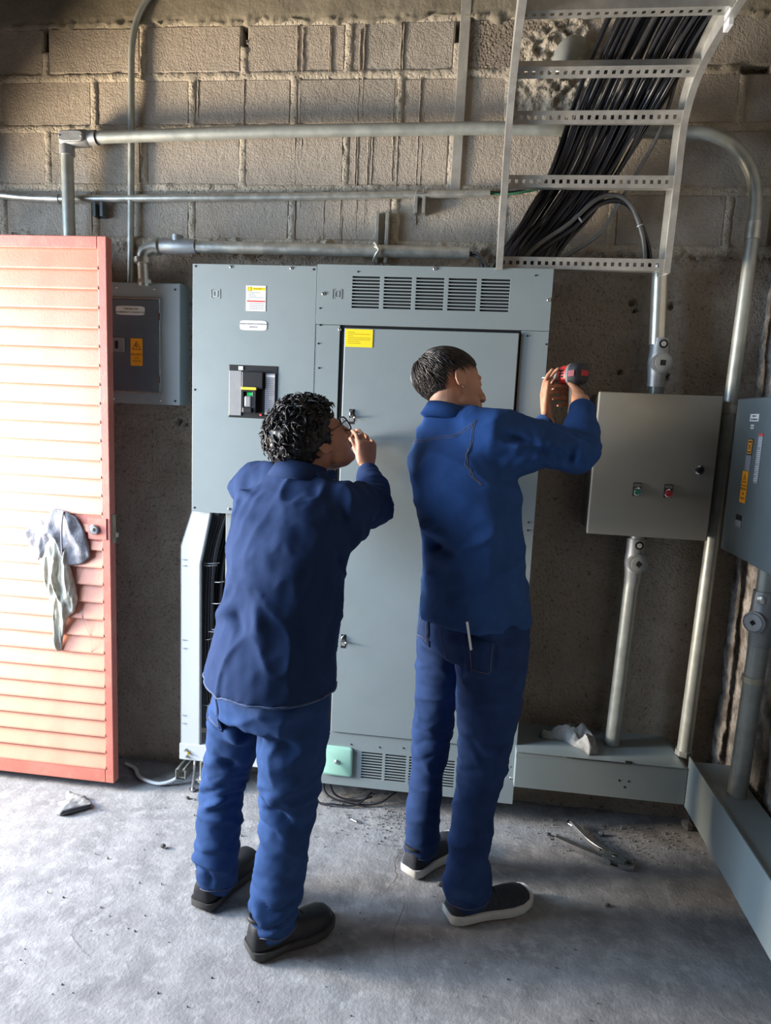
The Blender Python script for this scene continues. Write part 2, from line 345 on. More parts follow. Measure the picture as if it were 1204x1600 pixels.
# back wall: mortar bed above, rough plaster coat below
J = [Z0, 2.463, 2.684, 2.874, 3.068]          # bed joints
X0 = {0: -.122, 1: -.33}
rows = [(2.256-.2, 2.256, 1), (2.256, 2.463, 1), (2.463, 2.684, 0), (2.684, 2.874, 1), (2.874, 3.068, 0)]
def wfn(u, v):
    x = -2.4+u*3.5; z = v*3.2; p = np.stack([x, 0*x, z], 1)
    n1 = fbm(p*7, 4); n2 = fbm(p*38, 3); n3 = fbm(p*np.array([16, 1, 16])+40, 3)
    edge = Z0+.05*fbm(p*np.array([4, 1, 4])+3, 3)+.02*n2+np.where(x > .35, .0, 0)
    pl = 1/(1+np.exp(-(edge-z)/.006))
    lumpy = np.clip(1-np.abs(z-Z0-.02)/.12, 0, 1)*np.clip(.55+n3, 0, 1.3)
    y = -.0065-.0045*n2-.002*np.clip(n1, -1, 1)                    # mortar
    dz = np.min([np.abs(z-j) for j in (2.256, 2.463, 2.684, 2.874, 3.068)], axis=0)
    even = ((z > 2.463) & (z < 2.684)) | (z > 2.874); ph = np.where(even, (x+.122)/.41, (x+.33)/.41); dx = np.abs(ph-np.round(ph))*.41
    near = np.exp(-(np.minimum(dz, dx)/.020)**4); y = near*(y-.0055-.008*np.clip(n3-.1, 0, 1)+.006*(np.clip(n2, .2, 1)-.2))+(1-near)*.006
    hole = ((np.abs(x+1.765) < .014) & (z > 2.97) & (z < 3.06)) | ((np.abs(x+.942+.008*n2) < .011) & (z > 2.98) & (z < 3.068)) | ((np.abs(x+.125) < .012) & (z > 2.98) & (z < 3.05)) | ((x > .89) & (x < .985) & (z > 2.86) & (z < 2.89))
    yp = -.019-.006*n1-.0022*n2-.016*lumpy*np.clip(n2+.3, 0, 1.4)
    # exposed aggregate near the cable tray
    ag = np.exp(-(((x-.27)/.21)**2+((z-2.9)/.17)**2)**2)
    y = y*(1-ag)+ag*(-.02-.018*n2-.02*np.clip(n3, -.4, 1))
    y = y*(1-pl)+yp*pl
    for hx, hz, hr in ((-1.20,1.535,.012),(-1.17,1.523,.008),(.585,2.06,.012),(.73,2.05,.013),(.565,1.80,.009),(.745,1.79,.011),(.6,2.03,.007)):
        y += .03*np.exp(-(((x-hx)**2+(z-hz)**2)/hr**2)**2)
    y = np.where(hole, .06, y)
    return np.stack([x, y, z], 1)
me = grid(440, 400, wfn); me.name = 'wall_back'
# wall material: plaster below, mortar above
m, nt, bs = _nodes('back_wall'); L = nt.links.new; N = nt.nodes.new
tc = N('ShaderNodeTexCoord'); sep = N('ShaderNodeSeparateXYZ'); L(tc.outputs['Object'], sep.inputs[0])
def nz(s, d=6, r=.62):
    n = N('ShaderNodeTexNoise'); n.inputs['Scale'].default_value = s; n.inputs['Detail'].default_value = d; n.inputs['Roughness'].default_value = r
    L(tc.outputs['Object'], n.inputs['Vector']); return n.outputs['Fac']
def mr(src, a, b_, c=0, d=1):
    r = N('ShaderNodeMapRange'); r.inputs[1].default_value = a; r.inputs[2].default_value = b_; r.inputs[3].default_value = c; r.inputs[4].default_value = d
    L(src, r.inputs[0]); return r.outputs[0]
def mixc(f, a, b_):
    x = N('ShaderNodeMix'); x.data_type = 'RGBA'; L(f, x.inputs['Factor'])
    for s_, q in (('A', a), ('B', b_)):
        if isinstance(q, tuple): x.inputs[s_].default_value = (*q, 1)
        else: L(q, x.inputs[s_])
    return x.outputs['Result']
plc = mixc(mr(nz(2.5), .35, .65), (.29,.245,.20), (.38,.33,.275))
plc = mixc(mr(nz(55), .56, .70, 0, .75), plc, (.10,.085,.07))
plc = mixc(mr(nz(9, 8), .55, .72, 0, .6), plc, (.42,.375,.32))
moc = mixc(mr(nz(9), .35, .65), (.44,.385,.305), (.54,.48,.39))
ad = N('ShaderNodeMath'); ad.operation = 'MULTIPLY_ADD'; L(nz(8), ad.inputs[0]); ad.inputs[1].default_value = .14; L(sep.outputs[2], ad.inputs[2])
L(mixc(mr(ad.outputs[0], Z0+.06, Z0+.09), plc, moc), bs.inputs['Base Color'])
bs.inputs['Roughness'].default_value = .95; bs.inputs['Specular IOR Level'].default_value = .15
prev = None
for s_, d_ in ((28, .014), (90, .006)):
    bp = N('ShaderNodeBump'); bp.inputs['Distance'].default_value = d_; L(nz(s_, 8, .7), bp.inputs['Height'])
    if prev: L(prev.outputs[0], bp.inputs['Normal'])
    prev = bp
v = N('ShaderNodeTexVoronoi'); v.inputs['Scale'].default_value = 85; L(tc.outputs['Object'], v.inputs['Vector'])
bp = N('ShaderNodeBump'); bp.inputs['Distance'].default_value = .004; L(mr(v.outputs['Distance'], 0, .5), bp.inputs['Height']); L(prev.outputs[0], bp.inputs['Normal'])
L(bp.outputs[0], bs.inputs['Normal'])
wb = put('wall_back', me, m, smooth=180); struct(wb, 'back wall of concrete blocks above a rough brown plaster coat')
def block_mesh(wd, h, d=.03, c=.006, seed=0):
    rnd = random.Random(seed); b = MB(); n = 4; vs = []
    j = lambda a: rnd.uniform(-a, a)
    top = [(-wd/2+c+j(.002), -d/2, -h/2+c+j(.002)), (wd/2-c+j(.002), -d/2, -h/2+c+j(.002)), (wd/2-c+j(.002), -d/2, h/2-c+j(.002)), (-wd/2+c+j(.002), -d/2, h/2-c+j(.002))]
    mid = [(-wd/2, -d/2+c, -h/2), (wd/2, -d/2+c, -h/2), (wd/2, -d/2+c, h/2), (-wd/2, -d/2+c, h/2)]
    bot = [(x, d/2, z) for x, _, z in mid]; b.add(top+mid+bot, [(0,1,2,3)]+[(i, 4+i, 4+(i+1) % 4, (i+1) % 4) for i in range(4)]+[(4+i, 8+i, 8+(i+1) % 4, 4+(i+1) % 4) for i in range(4)]+[(11,10,9,8)])
    return b.mesh('concrete_block')
k = 0
for ri, (za, zb, par) in enumerate(rows):
    if ri == 0: continue
    x = X0[par]-.41*6
    while x < 1.05:
        xa, xb = max(x, -2.38), min(x+.41, 1.06)
        if xb-xa > .04:
            g = .024+random.uniform(-.004, .006); me = block_mesh(xb-xa-g, zb-za-g, seed=k)
            cx = (xa+xb)/2
            mm = 'block3' if (0 < cx < .45 and za > 2.6) else random.choice(['block', 'block2', 'block']) if x < .3 else 'block2'
            me.materials.append(M[mm]); y = .006+random.uniform(-.002, .003)
            if .1 < cx < .45 and za > 2.67: y = .022
            o = inst('concrete_block', me, (cx+random.uniform(-.002, .002), y, (za+zb)/2), wb, (random.uniform(-.006, .006), random.uniform(-.006, .006), random.uniform(-.008, .008))); k += 1
        x += .41
for i in range(40):     # mortar dribbles run down the block faces
    x = random.choice([-.95,-.93,-.73,-.71,-.72,-.6,-.55,-.5,-.48,-.46,-.44,-.36,-.34,-.33,-1.13,-.25,-.72,-.49])+random.uniform(-.012, .012)
    z1 = random.choice([3.05, 2.87, 2.68, 2.47])-random.uniform(0, .02); z0 = z1-random.uniform(.12, .36); n = 12
    pts = [(x+.0012*math.sin(j*1.7+i), -.0085-random.uniform(0, .0015), z1+(z0-z1)*j/n) for j in range(n+1)]
    rs = [random.uniform(.0018, .0036)*(1-.3*j/n) for j in range(n+1)]
    MB().tube(pts, rs, 6).build('mortar_drip', 'block', wb, smooth=180)
# lumpy mortar squeezed out under the beam
def bfn(u, v):
    x = -2.4+u*3.5; z = 3.052+v*.2; p = np.stack([x, 0*x, z], 1); n = fbm(p*30, 3); n2 = fbm(p*9+3, 3)
    lo = np.exp(-v*9); y = -.018-.006*n2*(1-lo)-.02*lo*np.clip(n+.3*n2+.1, -.2, 1)
    z = z+.03*lo*(fbm(p*12+9, 3)-.2); y = np.where(v > .12, -.020-.002*n2, y)
    y = np.where(v == 0, .03, y); return np.stack([x, y, z], 1)
me = grid(380, 26, bfn); o = put('trim_1', me, 'beam', smooth=180); struct(o, 'smooth concrete tie beam along the top of the block wall')
# right wall
def rfn(u, v):
    y = -3.2+u*3.25; z = v*3.2; p = np.stack([0*y, y, z], 1)
    n = fbm(p*9, 4); n2 = fbm(p*34, 3); x = 1.068-.005*n-.004*n2; x -= .006/(1+np.exp(-(fbm(p*4+7, 4)-.08)*18))
    return np.stack([x, y, z], 1)
o = put('wall_right', grid(240, 240, rfn), 'rwall', smooth=180); struct(o, 'flaking plastered side wall at the right')
# left wall with the doorway that lets the daylight in
b = MB().box(-2.48, -2.36, -.28, .02, 0, 3.2).box(-2.48, -2.36, -4.2, -1.95, 0, 3.2).box(-2.48, -2.36, -1.95, -.28, 2.44, 3.2)
struct(b.build('wall_left', 'plainwall'), 'left wall with the open doorway')
struct(MB().box(-2.48, 1.2, -4.2, .1, 3.2, 3.3).build('ceiling', 'plainwall'))
# ---------------------------------------------------------------- louvred steel door leaf, swung open in front of the wall
d = thing('door_1', 'open salmon-red louvred steel door leaf with a hanging rag', None); d['kind'] = 'structure'
YF, YB = -.285, -.245
fr = MB(); xl, xr, zb_, zt_ = -2.30, -1.362, .038, 2.205
fr.box(xr-.036, xr, YF, YB, zb_, zt_).box(xl, xl+.036, YF, YB, zb_, zt_).box(xl+.036, xr-.036, YF, YB, zt_-.045, zt_).box(xl+.036, xr-.036, YF, YB, zb_, zb_+.065)
fr.box(xr-.19, xr-.036, YF+.004, YB-.006, 1.055, 1.165)
fr.build('door_frame', 'doorframe', d, bevel=.003)
zs0, zs1, ns = .103, 2.16, 29; ph = (zs1-zs0)/ns
sm = MB().add([(-.435,-.004,ph),(.435,-.004,ph),(.435,-.021,.002),(-.435,-.021,.002),(-.435,-.021,-.004),(.435,-.021,-.004),(.435,-.014,-.004),(-.435,-.014,-.004),(-.435,.003,ph),(.435,.003,ph)],
    [(0,3,2,1),(3,4,5,2),(4,7,6,5),(7,8,9,6),(8,0,1,9),(0,8,7,4,3),(1,2,5,6,9)]).mesh('slat'); sm.materials.append(M['door'])
for i in range(ns):
    inst('slat', sm, (-1.831, YF+.019, zs0+i*ph), d)
lp = MB().box(-1.452, -1.376, YF-.004, YF, 1.065, 1.15).build('lock_plate', 'doorframe', d, bevel=.001)
MB().lathe((-1.425, YF-.004, 1.105), (0,-1,0), [(0,.02),(.008,.02),(.012,.016),(.012,.009),(.016,.008),(.018,.004)], 20).build('lock_cylinder', 'steel', lp, smooth=40)
sp = MB().box(xr, xr+.004, YF+.012, YB-.004, 1.05, 1.165).box(xr+.004, xr+.018, YF+.018, YB-.008, 1.075, 1.092).build('latch_plate', 'brassplate', d, bevel=.0006)

# ================================================================ CONDUITS ON THE WALL
def conduit(name, label, group=None): return thing(name, label, 'pipe', group)
t = conduit('wall_conduit', 'long horizontal galvanized conduit across the blocks, bending down in the right corner')
path = [(-1.50,-.085,2.622),(-.8,-.085,2.642),(.02,-.083,2.652),(.70,-.083,2.635)]
path = [Vector(p) for p in path]
bend = spline([(.70,-.083,2.635),(.78,-.085,2.628),(.86,-.09,2.59),(.92,-.095,2.52),(.95,-.1,2.44),(.957,-.105,2.34),(.955,-.108,2.2)], 5)
path += bend[1:]+[Vector((.905,-.168,.36))]
MB().tube(path, [.0225]*(len(path)-1)+[.026], 20).build('conduit_run', 'galvpaint', t, smooth=40)
MB().cyl((.9415,-.1245,1.69), (.9405,-.126,1.66), .0265, 20).build('coupling', 'galv', t, smooth=40); MB().cyl((.9555,-.108,2.33),(.9553,-.109,2.27), .0255, 20).build('coupling', 'galv', t, smooth=40)
MB().cyl((.9055,-.1675,.375), (.905,-.168,.354), .033, 8).build('locknut', 'galv', t)
b = MB()
b.loft([((-1.655+.0,-.085,2.615),.022,.018,(0,0,1),(0,1,0),3),((-1.645,-.085,2.615),.03,.03,(0,0,1),(0,1,0),3),((-1.545,-.085,2.618),.03,.03,(0,0,1),(0,1,0),3),((-1.53,-.085,2.62),.024,.024,(0,0,1),(0,1,0),2)], 24)
fb = b.build('fitting_body', 'cast', t, smooth=50)
MB().loft([((-1.595,-.112,2.615),.052,.022,(1,0,0),(0,0,1),4),((-1.595,-.122,2.615),.05,.020,(1,0,0),(0,0,1),4)], 24).build('fitting_cover', 'cast', fb, smooth=40, bevel=.002)
for sx in (-1.64, -1.55): screw(sx, 2.615, -.122, fb, .004)
MB().cyl((-1.632,-.085,2.59), (-1.631,-.085,2.555), .029, 20).build('hub', 'cast', fb, smooth=40); MB().cyl((-1.535,-.085,2.62), (-1.505,-.085,2.621), .0275, 20).build('hub', 'cast', fb, smooth=40)
MB().cyl((-1.631,-.085,2.56), (-1.628,-.085,1.9), .0235, 20).build('drop_pipe', 'galvpaint', t, smooth=40)
# thin conduit
t = conduit('thin_conduit', 'thin galvanized conduit running just below the long one')
pp = spline([(-2.34,-.035,2.425),(-2.0,-.035,2.422),(-1.85,-.035,2.412),(-1.7,-.035,2.408)], 5)+[Vector((-.9,-.035,2.42)), Vector((.03,-.035,2.442))]
MB().tube(pp, .0145, 14).build('conduit_run', 'galv', t, smooth=40)
MB().cyl((-1.76,-.035,2.409),(-1.70,-.035,2.408), .0175, 14).build('coupling', 'galv', t, smooth=40)
def clamp(name, x, z, label, h, m='galv', w=.042, y0=-.02):
    t = thing(name, label, 'bracket')
    b = MB(); b.box(x-w/2, x-w/2+.004, -.045+y0*0, -.004, z-h, z).box(x+w/2-.004, x+w/2, -.045, -.004, z-h, z).box(x-w/2, x+w/2, -.008, -.004, z-h, z)
    b.box(x-w/2, x-w/2+.012, -.047, -.044, z-h, z).box(x+w/2-.012, x+w/2, -.047, -.044, z-h, z)
    b.build('channel', m, t, bevel=.0008); return t
t = clamp('strut_bracket', -.232, 2.432, 'short steel channel clamping the thin conduit in mid wall', .066)
MB().tube([(-.245,-.05,2.45),(-.245,-.053,2.435),(-.219,-.053,2.435),(-.219,-.05,2.45)], .004, 6).cyl((-.245,-.05,2.46),(-.219,-.05,2.46), .003, 8).build('clamp_screw', 'steel', t, smooth=40)
t = clamp('strut_bracket', -.373, 2.372, 'upright steel channel behind the middle conduit above the tall cabinet', .19, w=.05)
MB().tube([(-.39,-.05,2.235),(-.39,-.12,2.235),(-.382,-.145,2.23),(-.365,-.15,2.205),(-.382,-.145,2.178),(-.39,-.12,2.172),(-.39,-.05,2.17)], .005, 6).build('strap', 'galv', t, smooth=40)
t = clamp('strut_bracket', -1.53, 2.395, 'small dark channel under the thin conduit beside the vertical pipe', .055, 'dkgrey')
# conduit from the small panel
t = conduit('panel_conduit', 'conduit with cast tee that leaves the top of the small panel')
MB().cyl((-1.10,-.12,2.212), (-.033,-.12,2.205), .0225, 20).build('conduit_run', 'galv', t, smooth=40)
MB().loft([((-1.235,-.12,2.208),.02,.02,(0,0,1),(0,1,0)),((-1.225,-.12,2.21),.029,.028,(0,0,1),(0,1,0)),((-1.12,-.12,2.212),.029,.028,(0,0,1),(0,1,0)),((-1.10,-.12,2.212),.027,.027,(0,0,1),(0,1,0)),((-1.085,-.12,2.212),.027,.027,(0,0,1),(0,1,0))], 20).cyl((-1.16,-.12,2.23),(-1.16,-.12,2.252),.022,16).build('tee_body', 'cast', t, smooth=40)
MB().tube(spline([(-1.225,-.12,2.208),(-1.26,-.12,2.207),(-1.295,-.12,2.19),(-1.303,-.12,2.15)], 5), .0245, 18).cyl((-1.303,-.12,2.165),(-1.303,-.12,2.145),.034,18).cyl((-1.235,-.12,2.21),(-1.25,-.12,2.209),.033,18).build('elbow', 'galv', t, smooth=40)
MB().cyl((-1.303,-.12,2.15), (-1.302,-.11,2.062), .0215, 18).cyl((-1.302,-.11,2.085),(-1.302,-.11,2.072),.028,6).build('nipple', 'galv', t, smooth=40)
t = conduit('vertical_conduit', 'slim upright conduit beside the small panel, curving away at the top')
pp = spline([(-1.28,-.035,3.17),(-1.325,-.035,3.13),(-1.365,-.035,3.06),(-1.385,-.035,2.96),(-1.388,-.035,2.8),(-1.392,-.035,2.5),(-1.40,-.035,2.07)], 6)
MB().tube(pp, .0125, 14).build('conduit_run', 'galvpaint', t, smooth=40)
t = tag(frontplate(MB(), 0, .038, 2.455, 3.2, -.022, -.004, T=lambda x, y, z: (-.122+x+(z-2.458)*.006, y, z)).build('wall_strip', 'tray', bevel=.002), 'flat upright metal strip on the blocks left of the cable tray', 'strip')

# ================================================================ SMALL PANEL (left)
t = thing('distribution_panel', 'small grey wall panel with tinted door half hidden by the louvred door', 'panel')
box('panel_box', 'cabside', -1.53, -1.157, -.095, -.004, 1.603, 2.078, t)
box('panel_cover', 'lightgrey', -1.545, -1.158, -.103, -.095, 1.60, 2.075, t, .002)
pd = box('panel_door', 'smoke', -1.53, -1.244, -.111, -.1035, 1.650, 2.010, t, .003)
b = MB(); frontplate(b, -1.535, -1.238, 1.643, 2.016, -.1085, -.1035, [(-1.53, -1.243, 1.649, 2.011)]); b.build('door_edge', 'galv', pd)
for z in (1.945, 1.70): MB().cyl((-1.240,-.110,z-.014), (-1.240,-.110,z+.014), .0045, 8).build('hinge', 'chrome', pd, smooth=40)
MB().loft([((-1.361,-.1112,1.966),.061,.0175,(1,0,0),(0,0,1),6),((-1.361,-.1125,1.966),.061,.0175,(1,0,0),(0,0,1),6)], 32).build('name_label', 'paper', pd)
lb = pd.children[-1]
text('lettering', 'TABLERO DE', .011, (-1.359,-.1127,1.972), 'ink', lb); text('lettering', 'ALUMBRADO Y CONTACTOS', .0092, (-1.361,-.1127,1.959), 'ink', lb)
o = box('warning_label', 'orange', -1.361, -1.311, -.1125, -.1112, 1.751, 1.858, pd, 0)
def tri(b, cx, cz, r, y, th):
    P = [(cx, cz+r), (cx-r*.87, cz-r*.5), (cx+r*.87, cz-r*.5)]; Q = [(cx+(x-cx)*(1-th), cz+(z-cz)*(1-th)) for x, z in P]
    b.add([(x, y, z) for x, z in P]+[(x, y, z) for x, z in Q], [(i, (i+1) % 3, 3+(i+1) % 3, 3+i) for i in range(3)])
def bolt(b, cx, cz, r, y):
    b.add([(cx-.1*r, y, cz+.55*r), (cx-.32*r, y, cz+.02*r), (cx-.02*r, y, cz+.08*r), (cx-.02*r, y, cz-.38*r), (cx+.22*r, y, cz+.12*r), (cx-.02*r, y, cz+.10*r), (cx+.05*r, y, cz+.5*r)], [(0,1,2,6), (2,3,4,5)])
b = MB(); tri(b, -1.336, 1.825, .023, -.1127, .22); bolt(b, -1.336, 1.825, .022, -.1128); b.build('hazard_triangle', 'inkbrown', o)
for s_, z, k in (('PELIGRO', 1.795, .0115), ('110', 1.782, .0115), ('VOLTS', 1.769, .0115)): text('lettering', s_, k, (-1.336,-.1127,z), 'inkbrown', o)
lt = MB(); frontplate(lt, -1.46, -1.387, 1.805, 1.858, -.1145, -.111, [(-1.455, -1.392, 1.810, 1.853)]); lt = lt.build('latch', 'lightgrey', pd, bevel=.0008)
box('latch_slider', 'greyplastic', -1.455, -1.393, -.1125, -.111, 1.811, 1.852, lt, .001); box('latch_slot', 'void', -1.428, -1.414, -.1135, -.1124, 1.816, 1.846, lt, 0)
for x, z in ((-1.42,2.055),(-1.263,2.052),(-1.178,2.052),(-1.178,1.617),(-1.24,1.617),(-1.44,1.617)): screw(x, z, -.103, t, .0045, 'black' if x > -1.2 else 'chrome')

# ================================================================ BREAKER CABINET (upper left)
YC = -.22
t = thing('breaker_cabinet', 'light grey-green cabinet with black circuit breaker, left of the tall cabinet', 'cabinet')
box('cabinet_body', 'cabside', -1.05, -.583, YC+.003, -.03, 1.20, 2.12, t)
b = MB(); frontplate(b, -1.056, -.581, 1.190, 2.127, YC-.002, YC+.002, [(-.911, -.722, 1.565, 1.762)])
cv = b.build('front_cover', 'cab', t, bevel=.001)
for x, z in ((-.908,2.118),(-.678,2.118),(-.904,1.209)): screw(x, z, YC-.002, t, .006)
for x, z in ((-1.044,2.118),(-.594,2.115),(-1.045,1.663),(-1.045,1.206)): screw(x, z, YC-.0005, t, .0042, 'void', 'screw_hole')
def emblem(cx, cz, par, y):
    b = MB()
    for s_ in (-1, 1):
        b.box(cx+s_*.017-.0012, cx+s_*.017+.0012, y-.0012, y, cz-.017, cz+.017)
        for q in (-1, 1): b.box(cx+s_*.0135-.0035, cx+s_*.0135+.0035, y-.0012, y, cz+q*.016-.001, cz+q*.016+.001)
    frontplate(b, cx-.0085, cx+.0085, cz-.011, cz+.011, y-.0014, y, [(cx-.0055, cx+.0055, cz-.008, cz+.008)])
    b.build('embossed_emblem', 'galv', par)
emblem(-.966, 2.02, t, YC-.002)
lab = box('maker_label', 'paper', -.848, -.772, YC-.0032, YC-.002, 1.961, 2.053, t, 0); yl = YC-.0036
def lines(b, x0, x1, z0, z1, n, y, h=.0016, seed=1):
    r = random.Random(seed)
    for i in range(n):
        z = z1-(z1-z0)*(i+.5)/n; x = x0
        while x < x1-.004:
            k = min(x1, x+r.uniform(.004, .012)); b.add([(x,y,z-h/2),(k,y,z-h/2),(k,y,z+h/2),(x,y,z+h/2)], [(0,1,2,3)]); x = k+.0018
            if r.random() < .08: break
b = MB().add([(-.826,yl,2.036),(-.775,yl,2.036),(-.775,yl,2.046),(-.826,yl,2.046)], [(0,1,2,3)]); b.add([(-.842,yl,2.033),(-.828,yl,2.033),(-.828,yl,2.048),(-.842,yl,2.048)], [(0,1,2,3)]).build('logo_bar', 'yellow', lab)
b = MB(); frontplate(b, -.842, -.828, 2.033, 2.048, yl-.0003, yl, [(-.839, -.831, 2.036, 2.045)]); b.build('logo_square', 'yellowink', lab)
text('lettering', 'SQUARE D', .0085, (-.800, yl-.0003, 2.041), 'yellowink', lab)
b = MB(); lines(b, -.838, -.780, 2.001, 2.031, 5, yl); lines(b, -.835, -.780, 1.966, 1.991, 4, yl, seed=4); b.build('fine_print', 'inkgrey', lab)
b = MB(); b.add([(-.844,yl,1.994),(-.776,yl,1.994),(-.776,yl,1.999),(-.844,yl,1.999)], [(0,1,2,3)]).build('warning_stripe', 'inkred', lab)
lab = MB().loft([((-.818,YC-.002,1.909),.052,.018,(1,0,0),(0,0,1),6),((-.818,YC-.0034,1.909),.052,.018,(1,0,0),(0,0,1),6)], 32).build('name_label', 'paper', t)
text('lettering', 'TABLERO GENERAL DE DISTRIBUCION', .0062, (-.818,YC-.0037,1.914), 'inkgrey', lab); text('lettering', '220 VOLTS', .0066, (-.818,YC-.0037,1.903), 'inkgrey', lab)
# the breaker
k = thing('circuit_breaker', None, None); k.parent = t
yb = YC-.004
def bz(name, m, x0, x1, z0, z1, y0, y1, bev=.001, par=k): return box(name, m, -.911+x0*.191, -.911+x1*.191, y0, y1, 1.565+z0*.197, 1.565+z1*.197, par, bev)
bz('bezel', 'black', 0, 1, 0, 1, yb, YC+.05, .002)
bz('side_plate', 'greyplastic', .02, .27, .04, .89, yb-.004, yb)
bz('top_tab', 'white', .205, .295, .905, .975, yb-.003, yb, 0)
bz('centre_housing', 'black', .29, .72, .56, .88, yb-.012, yb, .003)
bz('rating_plate', 'inkgrey', .755, .955, .08, .86, yb-.003, yb)
b = MB(); yy = yb-.0034; lines(b, -.764, -.732, 1.60, 1.715, 16, yy, .0014, 6); b.build('rating_print', 'ink', k)
b = MB().add([(-.766,yy,1.722),(-.73,yy,1.722),(-.73,yy,1.728),(-.766,yy,1.728)], [(0,1,2,3)]); b.build('rating_band', 'paper', k)
bz('yellow_strip', 'yellowplastic', .285, .595, .535, .585, yb-.018, yb-.002)
b = MB(); frontplate(b, -.911+.285*.191, -.911+.59*.191, 1.565+.10*.197, 1.565+.53*.197, yb-.018, yb-.002, [(-.911+.34*.191, -.911+.52*.191, 1.565+.22*.197, 1.565+.50*.197)]); b.build('handle_guard', 'black', k, bevel=.001)
bz('green_flag', 'green', .40, .52, .42, .49, yb-.012, yb-.002)
bz('toggle', 'greyplastic', .36, .51, .21, .42, yb-.022, yb-.003, .006)
bz('reset_button', 'inkred', .65, .70, .05, .09, yb-.004, yb)
bz('handle_tail', 'black', .33, .52, .10, .20, yb-.024, yb-.01, .003)

# ================================================================ TALL SWITCHBOARD CABINET
t = thing('switchboard_cabinet', 'tall grey-green cabinet with louvre vents, yellow label and a long door', 'cabinet')
box('cabinet_body', 'void', -.57, .255, YC+.004, -.02, .13, 2.12, t)
box('side_wall', 'cabside', .2555, .2575, YC+.003, -.02, .11, 2.125, t); box('side_wall', 'cabside', -.575, -.571, YC+.003, -.02, .11, 2.125, t)
box('roof_plate', 'cabside', -.575, .2575, YC+.003, -.02, 2.121, 2.125, t)
holes = []
for c in range(5):
    xa = -.448+c*.1165
    for r in range(10): z = 2.095-r*.0117; holes.append((xa, xa+.101, z-.0068, z))
b = MB(); frontplate(b, -.580, .267, 1.921, 2.134, YC-.002, YC+.002, holes); b.build('vent_cover', 'cab', t, bevel=.0008)
box('trim_strip', 'cab', -.580, -.489, YC-.001, YC+.002, .333, 1.9195, t, .0008)
box('trim_strip', 'cab', .170, .267, YC-.001, YC+.002, .318, 1.9195, t, .0008)
dr = box('cabinet_door', 'cab', -.470, .163, YC-.010, YC+.006, .334, 1.910, t, .003)
holes = []
for c in range(5):
    xa = -.340+c*.096
    for r in range(10): z = .258-r*.0118; holes.append((xa, xa+.084, z-.0068, z))
b = MB(); frontplate(b, -.580, .267, .104, .331, YC-.002, YC+.002, holes); b.build('lower_vent_cover', 'cab', t, bevel=.0008)
box('cover_step', 'cab', .175, .267, YC-.0035, YC-.002, .104, .315, t, .0005)
emblem(-.503, 2.03, t, YC-.002)
lab = box('yellow_label', 'yellow', -.465, -.364, YC-.0115, YC-.0102, 1.842, 1.906, dr, 0)
b = MB(); lines(b, -.457, -.374, 1.852, 1.898, 7, YC-.0118, .0028, 3); b.build('fine_print', 'yellowink', lab)
for zc in (1.59, .717):
    b = MB(); x0 = -.441
    lk = box('latch_slot', 'void', x0, x0+.020, YC-.0106, YC-.0098, zc-.030, zc+.026, dr, 0)
    MB().tube([(x0+.013,YC-.011,zc+.022),(x0+.005,YC-.016,zc+.016),(x0+.004,YC-.017,zc+.004),(x0+.010,YC-.016,zc-.002),(x0+.015,YC-.014,zc+.004)], .0028, 8).build('latch_key', 'steel', lk, smooth=60)
    MB().box(x0+.002, x0+.018, YC-.0125, YC-.0106, zc-.020, zc-.006).cyl((x0+.018,YC-.014,zc-.004),(x0+.026,YC-.026,zc-.004),.0035,8).build('latch_plate', 'galv', lk)
for x, z in ((-.555,2.03),(.257,2.028),(-.151,2.126),(-.489,1.904),(.254,.213)): screw(x, z, YC-.003, t, .0065 if z != 1.904 else .006)
for x, z in ((-.566,1.978),(-.564,1.762),(-.564,1.918),(-.569,1.851),(.191,1.902),(.260,1.875),(.205,2.11),(-.43,2.11),(-.385,.285),(-.27,.285),(-.175,.292),(.245,1.2),(.245,1.23),(.25,.26),(-.55,.35),(-.58+.03,.34),(.25,.45)): screw(x, z, YC-.0012, t, .0032, 'void', 'screw_hole')
gp = MB().loft([((-.440,YC-.002,.211),.064,.061,(1,0,0),(0,0,1),12),((-.440,YC-.012,.211),.064,.061,(1,0,0),(0,0,1),12),((-.440,YC-.015,.211),.058,.055,(1,0,0),(0,0,1),12)], 40).build('mint_plate', 'mint', t, smooth=30)
gp['label'] = 'pale green square blanking plate'
MB().lathe((-.439,YC-.015,.211), (0,-1,0), [(0,.010),(.003,.010),(.006,.006),(.008,.003)], 14).build('plate_screw', 'steel', gp, smooth=60)
# loose wires under the cabinet
for i, pts in enumerate(([(-.52,-.12,.10),(-.49,-.17,.03),(-.40,-.19,.012),(-.28,-.18,.012),(-.2,-.14,.05)], [(-.5,-.10,.10),(-.46,-.15,.02),(-.36,-.165,.01),(-.3,-.14,.02)], [(-.54,-.14,.1),(-.52,-.2,.012),(-.45,-.21,.01),(-.36,-.2,.01),(-.3,-.16,.05)])):
    tag(MB().tube(spline(pts, 6), .004, 8).build('loose_wire', 'cable', smooth=180), ['black loose wire sagging furthest right under the tall cabinet', 'short black loose wire curled under the tall cabinet', 'black loose wire nearest the camera under the tall cabinet'][i], 'wire', 'wires under the tall cabinet')

